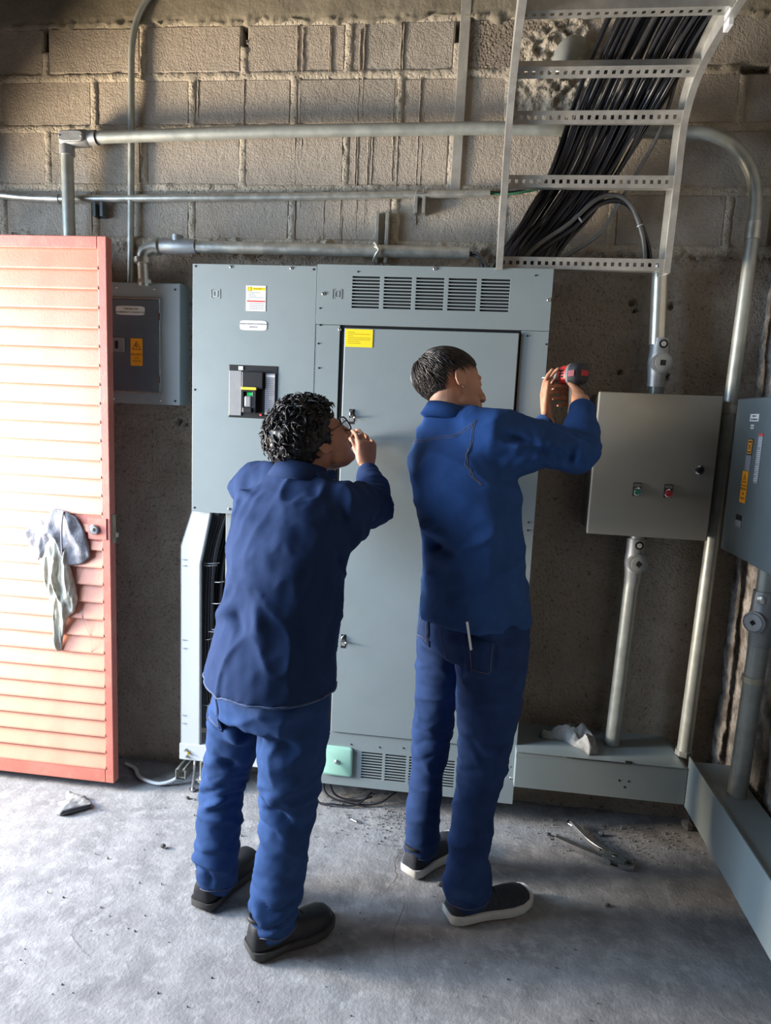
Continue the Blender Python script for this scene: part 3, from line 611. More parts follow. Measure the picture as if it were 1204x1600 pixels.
# ================================================================ WHITE CABLE CHANNEL UNDER THE BREAKER CABINET
t = thing('cable_channel', 'white bent metal channel full of black cables below the breaker cabinet', 'channel')
def cz(x, z): return (x, z)
out = [(-1.063,1.19),(-1.109,1.045),(-1.109,.205)]; inn = [(-.985,1.19),(-1.028,.975),(-1.026,.205)]
b = MB(); yo = -.205
poly = [(x, yo, z) for x, z in out]+[(x, yo, z) for x, z in reversed(inn)]
b.prism(poly, (0, .003, 0)); b.build('channel_face', 'duct', t, bevel=.001)
b = MB(); b.prism([(out[0][0],yo,out[0][1]),(out[0][0]+.003,yo,out[0][1]),(out[1][0]+.003,yo,out[1][1]),(out[2][0]+.003,yo,out[2][1]),(out[2][0],yo,out[2][1]),(out[1][0],yo,out[1][1])], (0,.14,0))
b.prism([(inn[0][0]-.003,yo,inn[0][1]),(inn[0][0],yo,inn[0][1]),(inn[1][0],yo,inn[1][1]),(inn[2][0],yo,inn[2][1]),(inn[2][0]-.003,yo,inn[2][1]),(inn[1][0]-.003,yo,inn[1][1])], (0,.02,0)); b.build('channel_sides', 'duct', t)
box('channel_back', 'cabside', -1.105, -.60, -.07, -.065, .21, 1.19, t)
box('channel_divider', 'cabside', -.925, -.90, -.20, -.065, .21, 1.19, t)
box('channel_divider', 'duct', -.885, -.62, -.19, -.065, .21, .25, t)
for z in (.99,.965,.655,.62,.33,.295):
    MB().cyl((-1.102,yo-.003,z), (-1.088,yo-.003,z), .002, 6).build('lug', 'galv', t)
tr = box('channel_foot', 'duct', -1.112, -.62, -.21, -.10, .135, .205, t)
for x, z, m in ((-1.083,.18,'steel'),(-1.07,.168,'brass'),(-1.078,.152,'steel')): MB().lathe((x,-.21,z), (0,-1,0), [(0,.007),(.006,.007),(.006,.004),(.012,.004)], 6).build('foot_bolt', m, tr)
# cables inside
rr = random.Random(5)
for i in range(9):
    x = -1.008+i*.0115; yk = -.115-.01*(i % 3)
    top = (x+.035+.01*math.sin(i), yk, 1.25)
    pts = [top, (x+.02, yk, 1.10), (x-.008+rr.uniform(-.004,.004), yk-.012, .95), (x-.010, yk-.02, .75), (x-.008+rr.uniform(-.004,.004), yk-.01, .50), (x+.006*(i % 3), yk, .33), (x+.05, yk+.02, .24)]
    o = MB().tube(spline(pts, 6), .0078, 10).build('power_cable', 'cable', smooth=180)
    tag(o, '%s black power cable at the back of the white channel' % ('leftmost,second,third,fourth,middle,sixth,seventh,last but one,rightmost'.split(',')[i] if i in (0, 4, 8, 7) else 'second,third,fourth,x,sixth,seventh'.split(',')[i-1]+' from the left,'), 'cable', 'black cables in the white channel')
for i in range(3):
    x = -1.015+i*.012
    o = MB().tube(spline([(x+.06,-.165,1.19),(x+.02,-.170,1.05),(x+.004,-.175,.9),(x+.002,-.175,.6),(x+.012,-.165,.36),(x+.06,-.13,.25)], 6), .006, 10).build('power_cable', 'cable', smooth=180)
    tag(o, ('leftmost', 'middle', 'rightmost')[i]+' of the three thinner black cables at the front of the white channel', 'cable', 'front cables in the white channel')
for iz, (z, x0, x1) in enumerate(((.975,-1.022,-.955),(.965,-1.022,-.965),(.90,-.975,-.935),(.81,-.985,-.94),(.70,-.985,-.94),(.69,-1.0,-.955),(.655,-1.015,-.985),(.57,-.99,-.94),(.48,-.99,-.94),(.37,-1.02,-.96))):
    tag(MB().tube([(x0,-.182,z),((x0+x1)/2,-.187,z+.002),(x1,-.182,z+.006)], .0016, 6).build('zip_tie', 'tie', smooth=180), 'zip tie around the cables in the white channel, %s' % ('topmost,second from the top,third from the top,fourth from the top,fifth from the top,fifth from the bottom,fourth from the bottom,third from the bottom,second from the bottom,lowest'.split(',')[iz]), 'zip tie', 'zip ties on the channel cables')
# strut under the channel, studs
t = thing('floor_strut', 'small slotted steel channel and threaded studs under the white channel', 'bracket')
b = MB(); x0 = -1.118
b.box(x0, x0+.042, -.235, -.232, .06, .063).box(x0, x0+.003, -.235, -.09, .06, .105).box(x0+.040, x0+.043, -.235, -.09, .06, .105).box(x0, x0+.043, -.235, -.09, .06, .063).box(x0, x0+.012, -.235, -.09, .102, .105).box(x0+.031, x0+.043, -.235, -.09, .102, .105).build('channel_rail', 'galv', t)
MB().cyl((-1.055,-.21,.0),(-1.045,-.205,.135),.0055,8).cyl((-1.055,-.21,.0),(-1.055,-.21,.008),.014,6).build('stud', 'steel', t, smooth=40)
MB().cyl((-1.015,-.22,.0),(-1.015,-.215,.135),.005,8).cyl((-1.015,-.22,.05),(-1.015,-.22,.062),.013,6).box(-1.03,-.985,-.235,-.20,.062,.066).build('stud', 'galv', t)
o = MB().tube(spline([(-1.10,-.17,.075),(-1.14,-.19,.03),(-1.20,-.205,.011),(-1.27,-.19,.010),(-1.32,-.16,.010),(-1.36,-.11,.01),(-1.42,-.08,.01)], 8), .0075, 12).build('white_cable', 'cablewhite', smooth=180)
tag(o, 'off-white cable lying on the floor between the door and the white channel', 'cable')

# ================================================================ CONTROL BOX AND ITS FITTINGS
t = thing('control_box', 'beige-grey control enclosure with green and red buttons', 'enclosure')
box('box_body', 'beige', .470, .878, -.178, -.012, 1.206, 1.712, t, .003)
b = MB(); frontplate(b, .470, .878, 1.206, 1.712, -.186, -.178, []); b.build('box_lip', 'beige', t, bevel=.003)
dr = box('box_door', 'beige', .462, .888, -.205, -.187, 1.199, 1.718, t, .004)
for x, m, c in ((.625,'tealbtn','green push button'), (.734,'redbtn','red push button')):
    hp = box('button_plate', 'black', x-.015, x+.015, -.209, -.205, 1.350, 1.398, dr, .002); hp['label'] = c
    box('legend_strip', 'greyplastic', x-.012, x+.012, -.2102, -.209, 1.384, 1.394, hp, 0)
    text('lettering', 'ARRANQUE' if c[0] == 'g' else 'PARO', .0042, (x, -.2104, 1.389), 'ink', hp)
    MB().lathe((x,-.209,1.366), (0,-1,0), [(0,.0155),(.006,.0155),(.008,.013),(.008,.011)], 24).build('button_ring', 'chrome', hp, smooth=40)
    MB().lathe((x,-.212,1.366), (0,-1,0), [(0,.012),(.006 if c[0] == 'g' else .012,.012),(.008 if c[0] == 'g' else .015,.010)], 20).build('button_cap', m, hp, smooth=40)
lk = MB().lathe((.834,-.205,1.455), (0,-1,0), [(0,.016),(.003,.016),(.005,.012),(.005,.010)], 20).build('door_lock', 'chrome', dr, smooth=40)
MB().lathe((.834,-.2085,1.455), (0,-1,0), [(0,.0105),(.002,.0105)], 20).box(.8325,.8355,-.2125,-.21,1.448,1.462).build('lock_core', 'black', lk)
def seal(t, c, top, up=1):
    cx, cy, cz_ = c
    b = MB(); b.loft([((cx,cy,cz_-.085),.030,.030,(1,0,0),(0,1,0)),((cx,cy,cz_-.045),.031,.031,(1,0,0),(0,1,0)),((cx+.002,cy-.006,cz_),.040,.038,(1,0,0),(0,1,0)),((cx+.001,cy,cz_+.04),.035,.033,(1,0,0),(0,1,0)),((cx,cy,cz_+.09),.034,.033,(1,0,0),(0,1,0))], 24)
    bd = b.build('fitting_body', 'cast', t, smooth=50)
    MB().lathe((cx+.004,cy-.022,cz_), (.05,-1,0), [(0,.037),(.020,.036),(.022,.032)], 28).build('plug_boss', 'cast', t, smooth=40)
    MB().lathe((cx+.005,cy-.043,cz_), (.05,-1,0), [(0,.027),(.004,.027),(.005,.025)], 28).build('round_plug', 'galvpaint', t, smooth=40)
    q = .012; a = math.radians(45 if up else 5); P = [(cx+.005+q*math.cos(a+i*math.pi/2)*1.15, cy-.0485, cz_+q*math.sin(a+i*math.pi/2)*1.15) for i in range(4)]
    MB().prism(P, (0,.004,0)).build('square_socket', 'void', t)
    MB().lathe((cx+.004,cy-.033,cz_+.068), (.05,-1,0), [(0,.0155),(.003,.0155)], 20).build('small_plug_recess', 'void', t)
    MB().lathe((cx+.004,cy-.034,cz_+.068), (.05,-1,0), [(0,.010),(.004,.009)], 16).build('small_plug', 'galv', t, smooth=40)
t = conduit('riser_conduit', 'bright short conduit and seal fitting on top of the control box')
MB().cyl((.670,-.10,1.90), (.655,-.10,2.178), .0275, 24).build('conduit_run', 'brightzinc', t, smooth=40)
seal(t, (.681,-.10,1.832), 1)
MB().cyl((.685,-.10,1.760), (.686,-.10,1.718), .026, 20).build('nipple', 'dkgrey', t, smooth=40)
t = conduit('drop_conduit', 'galvanized conduit and seal fitting under the control box')
MB().cyl((.6575,-.135,1.04), (.643,-.135,.354), .0275, 24).build('conduit_run', 'galvpaint', t, smooth=40)
seal(t, (.659,-.135,1.092), 1, 0)
MB().cyl((.661,-.135,1.17), (.661,-.135,1.198), .028, 20).build('nipple', 'cast', t, smooth=40)

# ================================================================ WIREWAYS
t = thing('wireway', 'grey square wireway low on the back wall right of the tall cabinet', 'wireway')
box('wireway_trough', 'cab', .262, .892, -.268, -.012, .203, .348, t, .002)
box('wireway_lid', 'cab', .262, .880, -.272, -.012, .3482, .3515, t, .001)
box('lid_gap', 'void', .45, .66, -.2732, -.271, .3465, .3485, t, 0); box('lid_latch', 'void', .665, .69, -.275, -.262, .3485, .3535, t, .0005)
for x, z in ((.65,.275),(.685,.275),(.672,.25)): box('embossing', 'void', x-.003, x+.003, -.2688, -.268, z-.004, z+.004, t, 0)
MB().prism([(.262,-.2685,.345),(.50,-.2685,.345),(.262,-.2685,.325)], (0,.0002,0)).build('corner_triangle', 'cab', t)  # thin triangle just proud of the trough face, in the same cabinet paint
t = thing('wireway', 'grey wireway running along the right wall towards the camera', 'wireway')
box('wireway_trough', 'cab', .900, 1.040, -3.0, -.262, .200, .372, t, .002)
box('wireway_lid', 'cab', .906, 1.042, -3.0, -.262, .3725, .376, t, .001)
box('front_lip', 'cab', .894, .8995, -3.0, -.258, .198, .392, t, .001)
# ================================================================ RIGHT SWITCH
t = thing('safety_switch', 'dark grey switch box with orange sticker on the right wall', 'switch box')
box('switch_body', 'dkgrey', .905, 1.045, -.93, -.315, 1.192, 1.700, t, .006)
sd = box('switch_door', 'dkgrey', .893, .905, -.560, -.318, 1.195, 1.706, t, .005)
box('switch_flange', 'dkgrey',   .887, .905, -.925, -.564, 1.194, 1.705, t, .006)
def xl_(name, m, y0, y1, z0, z1, x=.8925): return MB().prism([(x,y0,z0),(x,y1,z0),(x,y1,z1),(x,y0,z1)], (-.0012,0,0)).build(name, m, sd)
# positions along Y (depth) and Z on the X=.89 face
RX = (math.pi/2, 0, -math.pi/2)
o = xl_('maker_label', 'paper', -.505, -.441, 1.632, 1.655)
for z in (1.648, 1.638): text('lettering', 'SWITCH' if z > 1.64 else 'SECCIONADOR', .007, (.8908, -.473, z), 'ink', o, RX)
b = MB(); frontplate(b, -.474, -.454, 1.608, 1.622, 0, .001, [(-.469, -.459, 1.612, 1.618)], T=lambda y, yy, z: (.8925-yy, y, z)); b.build('embossed_emblem', 'paper', sd)
o = xl_('danger_plate', 'ink', -.485, -.447, 1.526, 1.577)
b = MB(); frontplate(b, -.482, -.450, 1.530, 1.574, 0, .0003, [(-.479, -.453, 1.533, 1.571)], T=lambda y, yy, z: (.8912-yy, y, z)); frontplate(b, -.474, -.457, 1.538, 1.565, 0, .0003, [(-.470, -.461, 1.543, 1.560)], T=lambda y, yy, z: (.8912-yy, y, z)); b.build('plate_lines', 'orange', o)
o = xl_('instruction_plate', 'inkgrey', -.483, -.444, 1.476, 1.525)
o = xl_('warning_label', 'orange', -.479, -.434, 1.372, 1.474)
b = MB(); tri(b, -.4565, 1.447, .020, 0, .25); bolt(b, -.4565, 1.447, .018, 0); b.v = [(.8910, v[0], v[2]) for v in b.v]; b.build('hazard_triangle', 'inkbrown', o)
b = MB(); b.prism([(.8911,-.478,1.426),(.8911,-.435,1.426),(.8911,-.435,1.429),(.8911,-.478,1.429)], (-.0002,0,0)); b.build('divider_line', 'inkbrown', o)
for s_, z in (('PELIGRO',1.416),('220',1.401),('VOLTS',1.386)): text('lettering', s_, .0105, (.8910, -.4565, z), 'inkbrown', o, RX)
o = xl_('rating_strip', 'inkgrey', -.552, -.520, 1.442, 1.588); o2 = xl_('rating_header', 'inkred', -.552, -.520, 1.588, 1.595)
b = MB(); lines(b, -.549, -.523, 1.448, 1.584, 22, 0, .0022, 8); b.v = [(.8911, v[0], v[2]) for v in b.v]; b.build('fine_print', 'paper', o)
xl_('catalogue_label', 'void', -.468, -.424, 1.313, 1.330); xl_('catalogue_label', 'inkgrey', -.468, -.424, 1.292, 1.313)
t = conduit('side_conduit', 'thick conduit with seal fitting below the switch on the right wall')
MB().cyl((.985,-.47,.376), (.992,-.47,.92), .031, 24).build('conduit_run', 'galvpaint', t, smooth=40)
MB().cyl((.9877,-.47,.78), (.988,-.47,.80), .034, 24).build('coupling', 'brassplate', t, smooth=40)
b = MB(); cx, cy, cz_ = .993, -.47, .99
b.loft([((cx,cy,cz_-.085),.034,.034,(1,0,0),(0,1,0)),((cx,cy,cz_-.04),.035,.035,(1,0,0),(0,1,0)),((cx-.004,cy-.004,cz_),.042,.042,(1,0,0),(0,1,0)),((cx,cy,cz_+.04),.038,.038,(1,0,0),(0,1,0)),((cx,cy,cz_+.10),.036,.036,(1,0,0),(0,1,0))], 24).build('fitting_body', 'cast', t, smooth=50)
MB().lathe((cx-.020,cy-.015,cz_), (-.75,-.65,0), [(0,.037),(.024,.036),(.026,.030),(.029,.028)], 28).build('round_plug', 'cast', t, smooth=40)
MB().lathe((cx-.0425,cy-.034,cz_), (-.75,-.65,0), [(0,.010),(.0012,.010)], 4).build('square_socket', 'void', t)
MB().lathe((cx-.018,cy-.022,cz_+.075), (-.75,-.65,0), [(0,.017),(.010,.015),(.013,.010)], 6).build('small_plug', 'galv', t, smooth=40)
MB().cyl((.993,-.47,1.08),(.993,-.47,1.192), .030, 20).build('nipple', 'galvpaint', t, smooth=40)

# ================================================================ CABLE TRAY
t = thing('cable_tray', 'aluminium ladder cable tray rising from the tall cabinet and bending overhead', 'cable tray')
YT = -.185
def ty(s):   # profile of the tray: distance along -> (y, z)
    pass
prof = [(-.185,2.128),(-.20,2.35),(-.212,2.56),(-.235,2.635),(-.29,2.695),(-.37,2.735),(-.48,2.755),(-.75,2.765),(-1.5,2.77)]
prof = spline([(0, y, z) for y, z in prof], 6)
for x, s_ in ((.068, 1), (.655, -1)):
    b = MB(); secs = []
    for i, p in enumerate(prof):
        tt = (prof[min(i+1, len(prof)-1)]-prof[max(i-1, 0)]).normalized(); n = Vector((0, tt.z, -tt.y))     # n: away from the viewer side
        xx = x+(.012*s_*0)
        # C-shaped rail: web and two flanges
        q = [(-.002*s_, -.045), (.020*s_, -.045), (.020*s_, -.042), (.001*s_, -.042), (.001*s_, .042), (.020*s_, .042), (.020*s_, .045), (-.002*s_, .045)]
        secs.append([Vector((xx, p.y, p.z))+Vector((1,0,0))*a+n*c for a, c in q])
    vs = [v for s in secs for v in s]; m_ = 8
    b.add(vs, [(i*m_+k, i*m_+(k+1) % m_, (i+1)*m_+(k+1) % m_, (i+1)*m_+k) for i in range(len(secs)-1) for k in range(m_)]+[tuple(range(m_))[::-1], tuple(range((len(secs)-1)*m_, len(secs)*m_))])
    b.build('side_rail', 'tray', t)
def rung(cy, cz_, ty_, tz_, par):      # (ty_,tz_) = direction along the tray
    T1 = Vector((0, ty_, tz_)).normalized(); n = Vector((0, T1.z, -T1.y))
    h = .020; holes = []
    for i in range(22):
        xa = .085+i*.0252; holes.append((xa, xa+.0115, -.007, .006))
    b = MB(); f = lambda x, y, z: Vector((x, cy, cz_))+T1*z+n*y
    frontplate(b, .070, .653, -h, h, -.016, -.014, holes, f)
    for s_ in (-1, 1):
        P = [f(.070, -.014, s_*h), f(.653, -.014, s_*h), f(.653, .012, s_*h), f(.070, .012, s_*h)]; b.prism(P, T1*(-.002*s_))
    return b.build('rung', 'tray', par)
for y_, z_, a, c in ((-.184,2.158,0,1),(-.205,2.425,-.05,1),(-.222,2.627,-.25,1),(-.335,2.728,-1,.55),(-.60,2.762,-1,.03),(-.95,2.77,-1,0)):
    rung(y_, z_, a, c, t)
MB().box(.64,.655,-.62,-.58,2.70,2.745).build('rail_clip', 'white', t, bevel=.002)
# ================================================================ CABLES in the tray
rr = random.Random(11)
NC = 46
for i in range(NC):
    u = i/(NC-1); ly = rr.random(); a = .335+.29*u+rr.uniform(-.014,.014)
    e = .10+.19*(u**1.1)+rr.uniform(-.02,.02); zt = 2.80+.05*ly
    yb_ = -.08-.06*rr.random()
    pts = [(a+.09, -1.45, zt), (a+.05, -.8, zt), (a+.01+.01*rr.random(), -.45, zt-.005), (a-.03, -.19-.03*rr.random(), 2.70+.03*ly), ((a+e)/2+.03, -.09-.05*rr.random(), 2.50), ((a+e*2)/3+rr.uniform(-.015,.015), yb_, 2.36+rr.uniform(-.02,.02)), (e, -.11, 2.22), (e-.03+rr.uniform(-.03,.03), -.12, 2.10)]
    o = MB().tube(spline(pts, 5), rr.choice([.005,.0065,.0065,.0085]), 7, cap=False).build('tray_cable', 'cable', smooth=180)
    tag(o, 'black cable running over the tray rungs and fanning down behind them', 'cable', 'black cables hanging in the cable tray')
for i, (pts, r_, m_, lb_) in enumerate((
    ([(.10,-.12,2.10),(.20,-.15,2.22),(.31,-.155,2.30),(.40,-.15,2.385),(.47,-.14,2.405),(.53,-.13,2.37),(.58,-.12,2.27),(.60,-.115,2.165)], .008, 'cablegrey', 'grey-black cable looping over to the bright conduit, outer one'),
    ([(.13,-.12,2.10),(.22,-.14,2.21),(.33,-.145,2.29),(.41,-.14,2.37),(.48,-.13,2.39),(.54,-.12,2.36),(.60,-.11,2.25),(.62,-.105,2.165)], .009, 'cable', 'black cable looping over to the bright conduit, inner one'),
    ([(.18,-.10,2.10),(.30,-.11,2.19),(.42,-.12,2.27),(.46,-.12,2.33),(.52,-.13,2.45),(.60,-.135,2.62),(.62,-.22,2.76)], .007, 'cablegrey', 'grey cable sweeping up to the right behind the lower rungs'))):
    tag(MB().tube(spline(pts, 8), r_, 10).build('looped_cable', m_, smooth=180), lb_, 'cable')
for x, z in ((.35,2.315),(.565,2.31)): tag(MB().lathe((x,-.155 if x < .5 else -.122,z), (.7,0,.6) if x < .5 else (.4,0,-.9), [(0,.012),(.003,.012)], 12).build('zip_tie', 'tie'), 'white zip tie on the looping cable, %s one' % ('lower left' if x < .5 else 'right'), 'zip tie')
for i, (a, c, m_) in enumerate((((.01,-.13,2.12),(-.03,-.13,2.205),'cable'),((.03,-.13,2.12),(-.03,-.115,2.207),'cablegrey'),((.05,-.14,2.12),(-.03,-.12,2.198),'cable'))):
    tag(MB().tube(spline([c, (c[0]+.03, c[1]-.01, c[2]-.008), ((a[0]+c[0])/2+.03, a[1], (a[2]+c[2])/2-.01), a], 6), .0045, 8).build('conduit_wire', m_, smooth=180), ['thick black wire leaving the open end of the middle conduit', 'greyish wire leaving the open end of the middle conduit', 'lowest black wire leaving the open end of the middle conduit'][i], 'wire')
tag(MB().tube(spline([(.03,-.035,2.442),(.08,-.04,2.437),(.14,-.05,2.44),(.20,-.05,2.452),(.24,-.07,2.46)], 6), .0045, 8).build('green_wire', 'cablegreen', smooth=180), 'green wire coming out of the thin conduit end', 'wire')
tag(MB().tube(spline([(.03,-.03,2.448),(.08,-.03,2.446),(.15,-.035,2.455),(.22,-.05,2.475)], 6), .004, 8).build('black_wire', 'cable', smooth=180), 'black wire coming out of the thin conduit end', 'wire')
# pale pipe mouth in the wall up by the cables
t = tag(MB().tube(spline([(.315,.02,2.93),(.30,-.05,2.93),(.27,-.085,2.90),(.255,-.09,2.85),(.26,-.085,2.83)], 6), .042, 20).build('pipe_elbow', 'galvpaint', smooth=40), 'pale green-grey pipe elbow coming out of the rough patch behind the tray', 'pipe')

# ================================================================ CLOTHS
def cloth(name, outline, c, toP, m, bulge, fold, seed, label, cat, nr=26, na=96, back=.004, edge=.3):
    """a draped cloth: closed outline (2D) filled with rings; height above its support from bulge and folds"""
    K = len(outline); O = [Vector((p[0], p[1])) for p in outline]; out = []
    for k in range(na):
        s = K*k/na; i = int(s); f = s-i; a, b_, c_, d_ = O[(i-1) % K], O[i], O[(i+1) % K], O[(i+2) % K]
        if edge: out.append(b_.lerp(c_, f)*(1-edge)+edge*.5*((2*b_)+(c_-a)*f+(2*a-5*b_+4*c_-d_)*f*f+(3*b_-a-3*c_+d_)*f**3))
        else: out.append(b_.lerp(c_, f))
    cc = Vector(c); vs = []; UV = []
    for r in range(1, nr+1):
        t_ = r/nr
        for k in range(na): q = cc.lerp(out[k], t_); UV.append((q.x, q.y, t_))
    UV.append((cc.x, cc.y, 0)); A = np.array(UV); p = np.stack([A[:,0], A[:,1], 0*A[:,0]+seed], 1)
    fx, fy, fa = fold
    h = bulge*np.sqrt(np.clip(1-A[:,2]**3, 0, 1))*(1+.35*fbm(p*6, 2))
    rid = np.abs(pnoise(p*np.array([fx, fy, 1])+seed)); h = h+fa*(np.abs(1-2*rid)**1.5-.3)*np.clip(1.15-A[:,2]*.7, 0, 1)+fa*.3*fbm(p*np.array([fx*2.3, fy*2.3, 1]), 2)
    h = np.maximum(h, .002)+.002
    vs = [toP(a, b_, hh) for a, b_, hh in zip(A[:,0], A[:,1], h)]; n = len(vs)
    fs = []
    for r in range(nr-1):
        for k in range(na): fs.append((r*na+k, r*na+(k+1) % na, (r+1)*na+(k+1) % na, (r+1)*na+k))
    for k in range(na): fs.append((n-1, (k+1) % na, k))
    back_ = [toP(out[k].x, out[k].y, .0005) for k in range(na)]; vs += back_
    for k in range(na): fs.append(((nr-1)*na+k, (nr-1)*na+(k+1) % na, n+(k+1) % na, n+k))
    fs.append(tuple(range(n, n+na)))
    o = MB().add(vs, fs).build(name, m, smooth=180); return tag(o, label, cat) if label else o
YD = YF-.004
toD = lambda x, z, h: (x, YD-h, z)
cloth('dirty_rag', [(-1.555,1.062),(-1.60,1.06),(-1.648,1.035),(-1.655,.96),(-1.640,.90),(-1.625,.83),(-1.60,.76),(-1.605,.70),(-1.603,.63),(-1.59,.595),(-1.575,.60),(-1.57,.64),(-1.562,.68),(-1.545,.74),(-1.515,.765),(-1.50,.82),(-1.515,.90),(-1.535,.97),(-1.53,1.03)],
      (-1.575,.90), toD, 'ragplaid', .018, (26, 5, .022), 3.3, 'long narrow patterned rag dangling below the grey cloth on the door', 'rag')
cloth('dirty_cloth', [(-1.592,1.178),(-1.615,1.150),(-1.655,1.130),(-1.69,1.10),(-1.728,1.075),(-1.712,1.04),(-1.685,.995),(-1.665,.965),(-1.650,.975),(-1.62,1.005),(-1.58,1.025),(-1.555,1.04),(-1.545,1.00),(-1.555,.945),(-1.520,.955),(-1.475,.965),(-1.443,.995),(-1.452,1.05),(-1.47,1.10),(-1.50,1.15),(-1.545,1.172)],
      (-1.58,1.09), toD, 'raggrey', .016, (13, 5, .016), 8.1, 'stained grey cloth draped over the door handle', 'cloth', edge=.05)
tag(MB().tube(spline([(-1.547,YD-.010,1.17),(-1.543,YD-.030,1.12),(-1.545,YD-.030,1.05),(-1.555,YD-.010,.95)], 6), .0032, 8).build('cloth_seam', 'raggrey', bpy.data.objects['dirty_cloth'], smooth=180), None, None)
tag(MB().tube(spline([(-1.50,YF-.002,.96),(-1.505,YF-.004,.85),(-1.49,YF-.003,.76),(-1.45,YF-.004,.66),(-1.445,YF-.004,.63),(-1.45,YF-.003,.60)], 6), .0009, 5).build('thread', 'raggrey', bpy.data.objects['dirty_cloth']), None, None)
toF = lambda x, y, h: (x, y, h)
g = cloth('work_glove', [(-1.545,-.325),(-1.49,-.335),(-1.45,-.345),(-1.43,-.37),(-1.398,-.385),(-1.392,-.405),(-1.43,-.435),(-1.48,-.475),(-1.50,-.47),(-1.503,-.43),(-1.525,-.415),(-1.535,-.40),(-1.505,-.385),(-1.53,-.36)],
      (-1.465,-.40), toF, 'glove', .016, (16, 10, .012), 5.7, 'crumpled grey work glove on the floor below the red door', 'glove', edge=.15)
MB().tube(spline([(-1.478,-.475,.012),(-1.44,-.452,.016),(-1.39,-.412,.014)], 5), [.007]*11, 8).build('glove_cuff', 'cable', g, smooth=180)
toW = lambda x, y, h: (x, y, .352+h)
g = cloth('crumpled_rag', [(.36,-.13),(.42,-.10),(.49,-.07),(.55,-.09),(.57,-.15),(.578,-.20),(.565,-.235),(.535,-.25),(.52,-.215),(.49,-.19),(.46,-.155),(.41,-.15),(.37,-.15)],
      (.51,-.15), toW, 'glove', .035, (13, 15, .05), 12.4, 'crumpled dirty rag lying on the wireway', 'rag', edge=.2)
# ================================================================ TOOLS AND BITS ON THE FLOOR
t = thing('locking_pliers', 'chrome locking pliers lying open on the floor', 'pliers')
def rib(name, pts, wd, h0, h1, m, par):     # flat bar following pts in plan
    P = spline([Vector(p) for p in pts], 5); b = MB(); vs = []; n = len(P)
    W = [wd[0]+(wd[1]-wd[0])*i/(n-1) for i in range(n)]
    for i, p in enumerate(P):
        q = (P[min(i+1,n-1)]-P[max(i-1,0)]); q.z = 0; q.normalize(); s_ = Vector((-q.y,q.x,0))*W[i]
        vs += [p+s_+Vector((0,0,h0)), p-s_+Vector((0,0,h0)), p-s_+Vector((0,0,h1)), p+s_+Vector((0,0,h1))]
    b.add(vs, [(4*i+k, 4*i+(k+1) % 4, 4*i+4+(k+1) % 4, 4*i+4+k) for i in range(n-1) for k in range(4)]+[(3,2,1,0), (4*n-4,4*n-3,4*n-2,4*n-1)])
    return b.build(name, m, par, bevel=.002)
rib('fixed_handle', [(.435,-.270,0),(.50,-.308,0),(.57,-.345,0),(.625,-.375,0)], (.011,.017), .004, .022, 'steel', t)
rib('lever_handle', [(.508,-.172,.006),(.535,-.225,.004),(.57,-.285,.002),(.625,-.335,0)], (.008,.012), .008, .026, 'steel', t)
rib('jaw_plate', [(.60,-.345,0),(.645,-.366,0),(.672,-.385,0)], (.027,.013), .006, .026, 'dkgrey', t)
rib('jaw', [(.645,-.385,0),(.685,-.398,0),(.700,-.392,0)], (.012,.005), .004, .020, 'steel', t); rib('jaw', [(.64,-.352,0),(.675,-.358,0),(.696,-.372,0)], (.010,.005), .004, .020, 'steel', t)
MB().cyl((.412,-.258,.012),(.440,-.273,.012),.0055,12).cyl((.408,-.256,.012),(.418,-.261,.012),.010,10).build('adjusting_screw', 'chrome', t, smooth=40)
MB().tube(spline([(.507,-.165,.02),(.500,-.160,.022),(.495,-.172,.02),(.51,-.19,.02)], 5), .005, 8).build('release_lever', 'chrome', t, smooth=60)
for x, y in ((.635,-.36),(.59,-.335)): MB().lathe((x,y,.026), (0,0,1), [(0,.007),(.003,.006)], 12).build('rivet', 'chrome', t, smooth=40)
t = thing('hex_bolt', 'small white-metal bolt lying on the floor between the two men', 'bolt')
MB().cyl((-.365,-.290,.006),(-.338,-.305,.006),.0042,10).build('shank', 'chrome', t, smooth=40); MB().cyl((-.372,-.286,.007),(-.364,-.290,.007),.007,6).build('bolt_head', 'chrome', t)
b = MB(); rr = random.Random(2)
def peb(b, x, y, r):
    n = 6; vs = [(x, y, r*1.1)]+[(x+r*math.cos(k*math.pi/3)*rr.uniform(.7,1.2), y+r*math.sin(k*math.pi/3)*rr.uniform(.7,1.2), .3*r*rr.uniform(0,1.6)) for k in range(n)]
    vs += [(x+r*.7*math.cos(k*math.pi/3), y+r*.7*math.sin(k*math.pi/3), -.004) for k in range(n)]
    b.add(vs, [(0, 1+k, 1+(k+1) % n) for k in range(n)]+[(1+k, 7+k, 7+(k+1) % n, 1+(k+1) % n) for k in range(n)])
for i in range(700):
    k = rr.random()
    if k < .35: x, y = rr.gauss(-.17,.09), rr.gauss(-.28,.07)
    elif k < .55: x, y = rr.uniform(-.5,.95), rr.uniform(-.28,-.05)
    elif k < .75: x, y = rr.gauss(.72,.13), rr.gauss(-.25,.06)
    else: x, y = rr.uniform(-1.3,.85), rr.uniform(-1.7,-.05)
    peb(b, x, y, rr.choice([.0014,.0018,.0022,.0022,.0034]))
tag(b.build('rubble', 'pebble'), 'fine concrete crumbs and grit scattered over the floor', 'debris', kind='stuff')
rr = random.Random(4)
